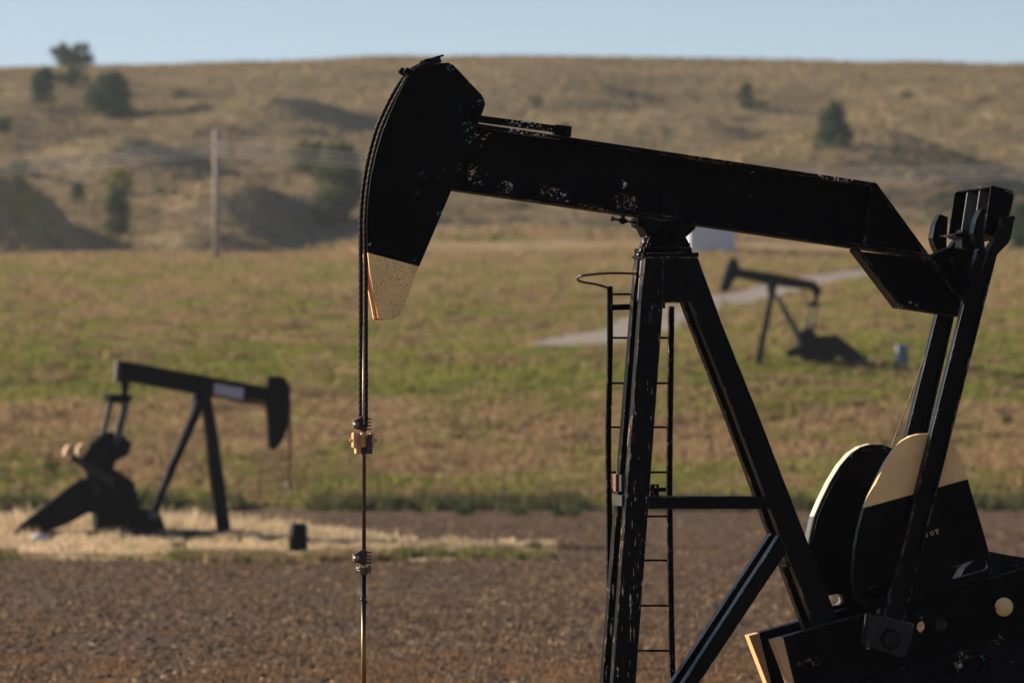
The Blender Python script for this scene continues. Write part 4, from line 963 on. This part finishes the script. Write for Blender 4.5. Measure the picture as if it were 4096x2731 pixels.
for (x0, x1, y0, y1, w0, m_) in ((157, 178, 180, 264, -.06, M_BRASS), (172, 200, 182, 298, -.03, M_BRASS), (232, 262, 190, 294, -.075, M_RUSTY), (256, 275, 182, 264, -.05, M_BRASS), (208, 264, 264, 297, -.04, M_RUSTY)):
    c = MB(); c.plate([Q(x, y, w0) for x, y in ((x0, y0), (x1, y0), (x1, y1), (x0, y1))], .09); c.build('carrier_cheek', m_, cb, bevel=.006)
for zx, w_ in ((148, -.02), (206, -.066), (280, -.02)):
    p = Q(zx, 223, w_); c = MB(); c.cyl((p[0], p[1] - .012, p[2]), (p[0], p[1] + .01, p[2]), .012, 8); c.cyl((p[0] - .012, p[1], p[2]), (p[0] + .012, p[1], p[2]), .009, 8); c.build('bolt', M_BRASS, cb)
p = Q(216, 930); c = MB(); c.cyl((p[0], 0, p[2] - .006), (p[0], 0, p[2] + .006), .052, 24); c.cyl((p[0], 0, p[2] - .022), (p[0], 0, p[2] - .012), .05, 24); c.cyl((p[0], 0, p[2] - .045), (p[0], 0, p[2] - .006), .028, 20)
for t in (0.3, 1.9, 3.2, 4.6, 5.6): c.cyl((.045 * math.cos(t), .045 * math.sin(t), p[2] - .032), (.045 * math.cos(t), .045 * math.sin(t), p[2] + .016), .007, 8)
c.build('flange_coupling', flat('oiled_brass', (.12, .10, .06), .5, .5, .4, 30), rod)
p = Q(216, 1100); c = MB()
for i in range(14): c.sphere((random.gauss(0, .008), random.gauss(0, .008) - .01, p[2] + random.gauss(0, .02)), random.uniform(.008, .013), 7, 5, jit=.3)
c.build('grease', flat('rod_grease', (.02, .025, .025), .3), rod)
c = MB(); c.tube([(0, 0, 0), (0, 0, .3)], .13, 24); c.tube([(0, 0, .3), (0, 0, .36)], .19, 24); c.tube([(0, 0, .36), (0, 0, .75)], .085, 20); c.tube([(0, 0, .75), (0, 0, 1.0)], [.07, .04], 20)
wh = c.build('wellhead', M_BLK); wh.location = rod.location; tag(wh, 'black wellhead under the polished rod of the near pump', 'wellhead')

# ------------------------------------------------------------------ second pump (left, head to the right)
def z9(pts): return [(x / 1.6508, y / 1.6508 + 1350) for x, y in pts]
B = Frame(800, 138.0, R(12), 0.0)
pump2 = empty('pump_jack', B.root, B.th)
tag(pump2, 'black pump jack on the left in pale grass, a white plate on its beam', 'pump jack', 'pump jacks beyond the field')
def part(Fr, root, name, pts, zf, w, th, m=M_FAR, bevel=.015):
    mb = MB(); mb.plate([Fr.L(x, y, w) for x, y in zf(pts)], th); return mb.build(name, m, root, bevel=bevel)
def p2(name, pts, w, th, m=M_FAR, par=None, bevel=.015): return part(B, par or pump2, name, pts, z9, w, th, m, bevel)
bm2 = p2('walking_beam', [(790, 160), (1790, 345), (1765, 432), (1290, 356), (900, 286), (780, 280)], -.02, .04)
p2('flange', [(785, 148), (1785, 330), (1785, 346), (785, 164)], -.15, .30, par=bm2); p2('flange', [(775, 274), (900, 282), (1290, 352), (1765, 436), (1762, 452), (1290, 372), (900, 300), (770, 290)], -.15, .30, par=bm2)
p2('end_plate', [(772, 150), (800, 152), (785, 290), (760, 285)], -.16, .32, M_FARG, bm2)  # grey instead of black: the sunlit tail end is painted into the colour
p2('stiffener', [(1310, 240), (1400, 256), (1390, 385), (1300, 365)], -.10, .2, par=bm2)
sg = p2('beam_sign', [(1418, 302), (1612, 335), (1604, 410), (1412, 374)], -.165, .01, flat('sign_white', (.42, .38, .42), .5, 0, .05), par=bm2, bevel=0)
hd2 = p2('horse_head', [(1768, 300), (1772, 268), (1800, 253), (1850, 255), (1882, 262), (1896, 290), (1906, 340), (1912, 440), (1910, 550), (1896, 615), (1870, 670), (1845, 712), (1825, 732), (1800, 736), (1780, 720), (1774, 640), (1770, 540), (1762, 450)], -.15, .30)
mb = MB(); mb.tube([B.L(*z9([(1912, 300)])[0], -.07), B.L(*z9([(1920, 560)])[0], -.07), B.L(*z9([(1912, 960)])[0], -.07)], .018, 8); mb.tube([B.L(*z9([(1905, 300)])[0], .07), B.L(*z9([(1908, 560)])[0], .07), B.L(*z9([(1905, 960)])[0], .07)], .018, 8); mb.build('wire_rope', flat('rusty_rope', (.16, .07, .04), .6), pump2)
mb = MB(); c = B.L(*z9([(1908, 965)])[0], 0); mb.box(c, (.1, .2, .12)); mb.tube([c, (c[0], 0, .75)], .02, 8); mb.build('polished_rod', flat('rod_far', (.12, .08, .06), .5), pump2)
post2 = p2('samson_post', [(1300, 365), (1400, 380), (1395, 420), (1290, 402)], -.22, .44)
p2('leg', [(1342, 400), (1398, 410), (1440, 640), (1530, 1300), (1436, 1316), (1405, 1000)], -.34, .12, par=post2)
p2('leg', [(1330, 400), (1390, 410), (1430, 640), (1500, 1300), (1450, 1316), (1392, 1000)], .22, .12, par=post2)
p2('leg', [(1300, 400), (1345, 412), (1330, 500), (1100, 1010), (1020, 1230), (975, 1210), (1060, 1000), (1275, 480)], -.30, .12, par=post2)
p2('leg', [(1290, 400), (1335, 412), (1300, 500), (1075, 1010), (1000, 1230), (975, 1210), (1050, 1000), (1265, 480)], .20, .12, par=post2)
p2('saddle', [(1270, 385), (1318, 390), (1322, 430), (1300, 450), (1275, 430)], -.1, .2, M_FARG, post2)
mb = MB(); mb.tube(catmull([B.L(*z9([p])[0], w) for p, w in (((1400, 500), 0), ((1480, 492), -.3), ((1545, 470), -.1), ((1530, 462), .2), ((1420, 480), .3))], 5), .015, 6); mb.build('grab_hoop', M_FAR, pump2)
eq2 = p2('equalizer', [(715, 372), (870, 378), (880, 400), (850, 435), (720, 425)], -.45, .9); p2('hanger', [(800, 280), (860, 290), (850, 330), (838, 400), (800, 400), (808, 340)], -.1, .2, par=eq2)
p2('pitman', [(715, 420), (752, 424), (700, 640), (665, 640)], .42, .1, M_FARG); p2('pitman', [(808, 420), (858, 432), (800, 680), (745, 675)], -.52, .1, M_FARG)
p2('crank', [(610, 700), (690, 640), (740, 620), (800, 632), (876, 700), (840, 780), (766, 815), (750, 860), (790, 900), (700, 965), (590, 950), (560, 860), (600, 760)], -.45, .16)
p2('crank', [(590, 700), (670, 640), (720, 620), (780, 632), (850, 700), (810, 780), (740, 812), (715, 870), (620, 930), (545, 860), (580, 760)], .30, .16)
p2('counterweight', [(470, 770), (500, 765), (760, 930), (750, 985), (690, 960), (460, 800)], -.60, .12, M_FARM)
cwa = p2('counterweight', [(505, 740), (600, 690), (700, 760), (640, 900), (560, 850), (510, 790)], -.58, .1)
M_C2 = flat('ochre_end_paint', (.55, .36, .17), .5, 0, .1)
p2('painted_end', [(512, 726), (545, 696), (588, 690), (598, 715), (560, 770), (530, 800), (508, 780)], -.70, .34, M_C2, cwa)
cwb = p2('counterweight', [(440, 760), (500, 720), (560, 760), (560, 860), (470, 800)], .42, .1)
p2('painted_end', [(428, 750), (450, 710), (490, 700), (502, 720), (478, 770), (440, 790), (425, 780)], .24, .34, M_C2, cwb)
g2 = p2('gearbox', [(700, 900), (780, 890), (875, 955), (912, 1030), (915, 1130), (1040, 1135), (1075, 1195), (1105, 1330), (1090, 1372), (930, 1330), (640, 1300), (640, 1165), (560, 1150), (555, 1000), (600, 930)], -.35, .7)
p2('crank_case', [(590, 950), (600, 890), (735, 850), (800, 895), (890, 960), (905, 1060), (700, 1080), (600, 1040)], -.44, .88)
p2('bearing_block', [(560, 985), (640, 945), (668, 1010), (600, 1060)], -.50, .06, M_FARM)
p2('decal', [(945, 1170), (985, 1172), (984, 1212), (946, 1210)], -.37, .01, flat('yellow_decal', (.5, .28, .03), .5), g2, 0)
p2('bracket', [(590, 960), (650, 950), (640, 1030), (600, 1040)], -.40, .04, M_FARG, g2)
p2('belt_guard', [(470, 975), (540, 930), (600, 930), (630, 1130), (560, 1170), (440, 1235), (300, 1285), (150, 1312), (100, 1310), (95, 1290), (130, 1240), (300, 1110)], -.55, .25)
p2('brake_lever', [(905, 1120), (925, 1115), (985, 1000), (972, 994)], -.42, .04)
p2('junction_box', [(985, 1140), (1050, 1145), (1048, 1205), (984, 1200)], -.44, .12, M_FARG)
p2('rear_stand', [(940, 1135), (1045, 1140), (1085, 1230), (1112, 1375), (930, 1370)], -.40, .8)
for q_ in ((690, 770), (770, 700), (650, 850)):
    mb = MB(); c = B.L(*z9([q_])[0], -.48); mb.cyl(c, (c[0], c[1] + .05, c[2]), .05, 12); mb.build('boss', M_FARG, pump2)
mb = MB(); c = B.L(*z9([(850, 1330)])[0], 0); mb.box((c[0] + .2, 0, .18), (5.0, .9, .3)); mb.build('skid', M_FAR, pump2)
# things near the second pump
g = ground_at(*z9([(1970, 1432)])[0], 100); sc = g.y / F / 1.6508
wb2 = empty('wellhead_cover', g); tag(wb2, 'black upright drum at the well of the left pump', 'wellhead')
mb = MB(); mb.tube([(0, 0, -.1), (0, 0, 190 * sc), (0, 0, 205 * sc)], [64 * sc, 58 * sc, 46 * sc], 20); mb.build('drum', M_FAR, wb2)
mb = MB(); mb.box((-52 * sc, -.1, 60 * sc), (22 * sc, .12, 90 * sc)); mb.build('valve_box', M_RUSTY, wb2, bevel=.01)
g = ground_at(*z9([(255, 1385)])[0], 100); sc = g.y / F / 1.6508
mt = empty('white_container', g); tag(mt, 'small white rounded container lying at the foot of the left pump', 'container')
mb = MB(); mb.tube([(-52 * sc, 0, 42 * sc), (-40 * sc, 0, 42 * sc), (40 * sc, 0, 46 * sc), (54 * sc, .0, 46 * sc)], [26 * sc, 40 * sc, 40 * sc, 24 * sc], 20); mb.build('body', M_WHITE, mt)
mb = MB(); mb.tube([(20 * sc, -.05, 80 * sc), (22 * sc, -.05, 95 * sc)], 8 * sc, 10); mb.build('cap', M_FARG, mt)

# ------------------------------------------------------------------ third pump (right, on the pasture)
def z7(pts): return [(x / 2.4126 + 2750, y / 2.4126 + 900) for x, y in pts]
g3 = ground_at(*z7([(690, 1340)])[0], 200)
D3 = 238.0
C3 = Frame(3090, D3, R(14), float(height(ray(3090, 1600).x * D3, D3)) - 0.05)
pump3 = empty('pump_jack', C3.root, C3.th)
tag(pump3, 'small distant black pump jack on the pasture beside the gravel road', 'pump jack', 'pump jacks beyond the field')
def p3(name, pts, w, th, m=M_FAR, par=None, bevel=.015): return part(C3, par or pump3, name, pts, z7, w, th, m, bevel)
hd = p3('horse_head', [(425, 318), (450, 312), (478, 335), (512, 425), (490, 480), (450, 540), (405, 625), (378, 645), (345, 638), (328, 610), (345, 540), (375, 440), (400, 370)], -.14, .28)
bm3 = p3('walking_beam', [(480, 425), (740, 462), (1040, 515), (1250, 555), (1220, 615), (1000, 590), (790, 560), (480, 495)], -.02, .04)
p3('flange', [(480, 418), (740, 452), (1040, 505), (1250, 548), (1250, 560), (1040, 517), (740, 464), (480, 430)], -.14, .28, par=bm3); p3('flange', [(480, 488), (790, 556), (1000, 588), (1220, 612), (1220, 626), (1000, 602), (790, 572), (480, 502)], -.14, .28, par=bm3)
p3('tail_bracket', [(1240, 552), (1302, 622), (1265, 690), (1232, 680), (1212, 618)], -.15, .3)
post3 = p3('samson_post', [(790, 570), (868, 575), (862, 600), (850, 688), (815, 690), (795, 640)], -.2, .4)
p3('leg', [(800, 640), (840, 680), (716, 1340), (655, 1330)], -.28, .12, par=post3); p3('leg', [(795, 640), (835, 680), (706, 1325), (668, 1322)], .16, .12, par=post3)
p3('leg', [(848, 680), (895, 690), (1105, 1055), (1130, 1240), (1090, 1200), (1055, 1075)], -.26, .12, M_FARG, post3); p3('leg', [(838, 680), (880, 690), (1085, 1055), (1110, 1230), (1070, 1190), (1040, 1075)], .16, .12, M_FARG, post3)
p3('equalizer', [(1195, 740), (1260, 738), (1270, 762), (1245, 795), (1190, 782)], -.4, .8)
p3('hanger', [(1225, 680), (1262, 685), (1250, 745), (1228, 745)], -.08, .16)
p3('pitman', [(1192, 785), (1212, 785), (1160, 1010), (1128, 1000)], .36, .08, M_FARG); p3('pitman', [(1240, 785), (1262, 780), (1225, 1020), (1195, 1010)], -.44, .08, M_FARG)
p3('crank', [(1085, 1050), (1170, 990), (1205, 1000), (1255, 1070), (1330, 1180), (1160, 1200), (1090, 1110)], -.4, .14); p3('crank', [(1075, 1050), (1150, 990), (1190, 1000), (1240, 1070), (1300, 1180), (1140, 1200), (1070, 1110)], .28, .14)
p3('counterweight', [(1075, 1160), (1140, 1150), (1160, 1230), (1100, 1255), (1000, 1272), (965, 1262), (950, 1235), (965, 1210)], -.52, .12)
p3('gearbox', [(1140, 1120), (1260, 1070), (1420, 1060), (1530, 1130), (1480, 1270), (1440, 1270), (1392, 1350), (1330, 1352), (1290, 1302), (1160, 1312), (1105, 1250)], -.33, .66)
p3('belt_guard', [(1400, 1055), (1440, 1060), (1540, 1132), (1650, 1222), (1832, 1375), (1815, 1420), (1680, 1392), (1500, 1282), (1400, 1230)], -.52, .22)
mb = MB(); mb.box((.6, 0, -.08), (3.4, .7, .3)); mb.build('skid', M_FAR, pump3)
mb = MB(); c = C3.L(*z7([(345, 560)])[0], 0); mb.tube([c, (c[0], 0, .3)], .02, 6); mb.build('polished_rod', M_FARG, pump3)

# ------------------------------------------------------------------ cabinet, shed, pole, wires, fence
g = ground_at(3608, 1470, 190); sc = g.y / F
cab = empty('control_cabinet', g, R(8)); tag(cab, 'small pale blue grey cabinet on the pasture right of the distant pump', 'cabinet')
M_CAB = flat('cabinet_grey', (.16, .19, .24), .5, 0, .1)
mb = MB(); mb.box((0, 0, 50 * sc), (44 * sc, .4, 80 * sc)); mb.build('body', M_CAB, cab, bevel=.02)
mb = MB(); mb.box((2 * sc, -.22, 52 * sc), (34 * sc, .03, 62 * sc)); dr = mb.build('door', flat('cabinet_door', (.12, .14, .18), .5), cab, bevel=.01)
mb = MB(); mb.box((-26 * sc, 0, 30 * sc), (8 * sc, .2, 60 * sc)); mb.build('side_box', M_FARG, cab, bevel=.01)
for s_ in (-1, 1):
    mb = MB(); mb.box((s_ * 18 * sc, 0, 5 * sc), (4 * sc, .1, 16 * sc)); mb.build('leg', M_FARG, cab)
# shed
g = ground_at(2850, 1012, 300); sc = g.y / F
shed = empty('shed', g, R(6)); tag(shed, 'pale metal shed seen under the beam, its front in shade', 'shed')
W_, D_, H_ = 186 * sc, 6.0, 190 * sc
def wallm():
    m, nt, b = mat('shed_sheet'); n = N(nt); o = n.obj(); wv = n.new('ShaderNodeTexWave'); wv.inputs['Scale'].default_value = 3.0; nt.links.new(o, wv.inputs[0])
    b.inputs['Base Color'].default_value = (.48, .5, .55, 1); bp = n.new('ShaderNodeBump'); bp.inputs['Strength'].default_value = .3; nt.links.new(wv.outputs[1], bp.inputs['Height']); nt.links.new(bp.outputs[0], b.inputs['Normal']); b.inputs['Roughness'].default_value = .5; return m
mb = MB(); mb.box((0, D_ / 2, H_ / 2 - .3), (W_, D_, H_ + .6)); mb.build('wall', wallm(), shed)
mb = MB(); mb.add([(-W_ / 2 - .2, -.2, H_), (W_ / 2 + .2, -.2, H_), (0, -.2, H_ + .7), (-W_ / 2 - .2, D_ + .2, H_), (W_ / 2 + .2, D_ + .2, H_), (0, D_ + .2, H_ + .7)], [(0, 1, 2), (3, 5, 4), (0, 2, 5, 3), (1, 4, 5, 2), (0, 3, 4, 1)]); mb.build('roof', flat('roof_sheet', (.45, .45, .45), .4), shed)
# pole
g = ground_at(866, 1045, 300); sc = g.y / F
pole = empty('utility_pole', g); tag(pole, 'pale wooden utility pole standing before the hill on the left', 'utility pole')
HP = 528 * sc
mb = MB(); mb.tube([(0, 0, -.3), (0, 0, HP)], [15 * sc, 12 * sc], 14); mb.build('shaft', flat('weathered_wood', (.30, .25, .21), .85, 0, .15, 3), pole)
for k_, dz in enumerate((55, 80, 102)):
    mb = MB(); mb.cyl((0, -.28, HP - dz * sc), (0, -.5, HP - dz * sc), .05, 10); mb.build('insulator', M_FARG, pole)
    w = empty('power_line', (g.x, g.y - .5, g.z + HP - dz * sc)); tag(w, ('uppermost', 'middle', 'lowest')[k_] + ' of the three wires strung across the hill from the utility pole', 'power line', 'power lines on the utility pole')
    for sgn in (-1, 1):
        pts = [(sgn * t * 90, sgn * t * 6, -(1 - (2 * t - 1) ** 2) * 2.3 + sgn * t * 0.6) for t in np.linspace(0, 1, 25)]
        mb = MB(); mb.tube(pts, .045, 5); mb.build('wire', flat('wire_grey', (.7, .66, .6), .5), w)
# fence along the far edge of the field
fn = empty('wire_fence', (0, 181, float(height(0, 181)))); tag(fn, 'thin wire fence with steel posts along the far edge of the field', 'fence')
M_POST = flat('fence_post', (.1, .07, .055), .8); zb = float(height(0, 181))
mb2 = MB()
for i in range(-9, 10):
    xx = i * 3.9 + random.uniform(-.3, .3); zz = float(height(xx, 181)) - zb
    mb = MB(); mb.box((xx, 0, zz + .55), (.05, .05, 1.2)); mb.build('post', M_POST, fn)
for hgt in (.45, .75, 1.05):
    mb2.tube([(xx, -.04, float(height(xx, 181)) - zb + hgt) for xx in np.linspace(-35, 35, 40)], .004, 4)
mb2.build('wire', M_POST, fn)

# ------------------------------------------------------------------ haze
hm = bpy.data.materials.new('haze'); hm.use_nodes = True; nt = hm.node_tree; nt.nodes.clear()
o_ = nt.nodes.new('ShaderNodeOutputMaterial'); pv = nt.nodes.new('ShaderNodeVolumePrincipled'); pv.inputs['Color'].default_value = (.76, .86, 1, 1); pv.inputs['Density'].default_value = 0.00008; pv.inputs['Anisotropy'].default_value = 0.3
nt.links.new(pv.outputs[0], o_.inputs['Volume'])
mb = MB(); mb.box((0, 1550, 38), (3300, 4000, 79)); hz = mb.build('haze', hm); tag(hz, kind='stuff')
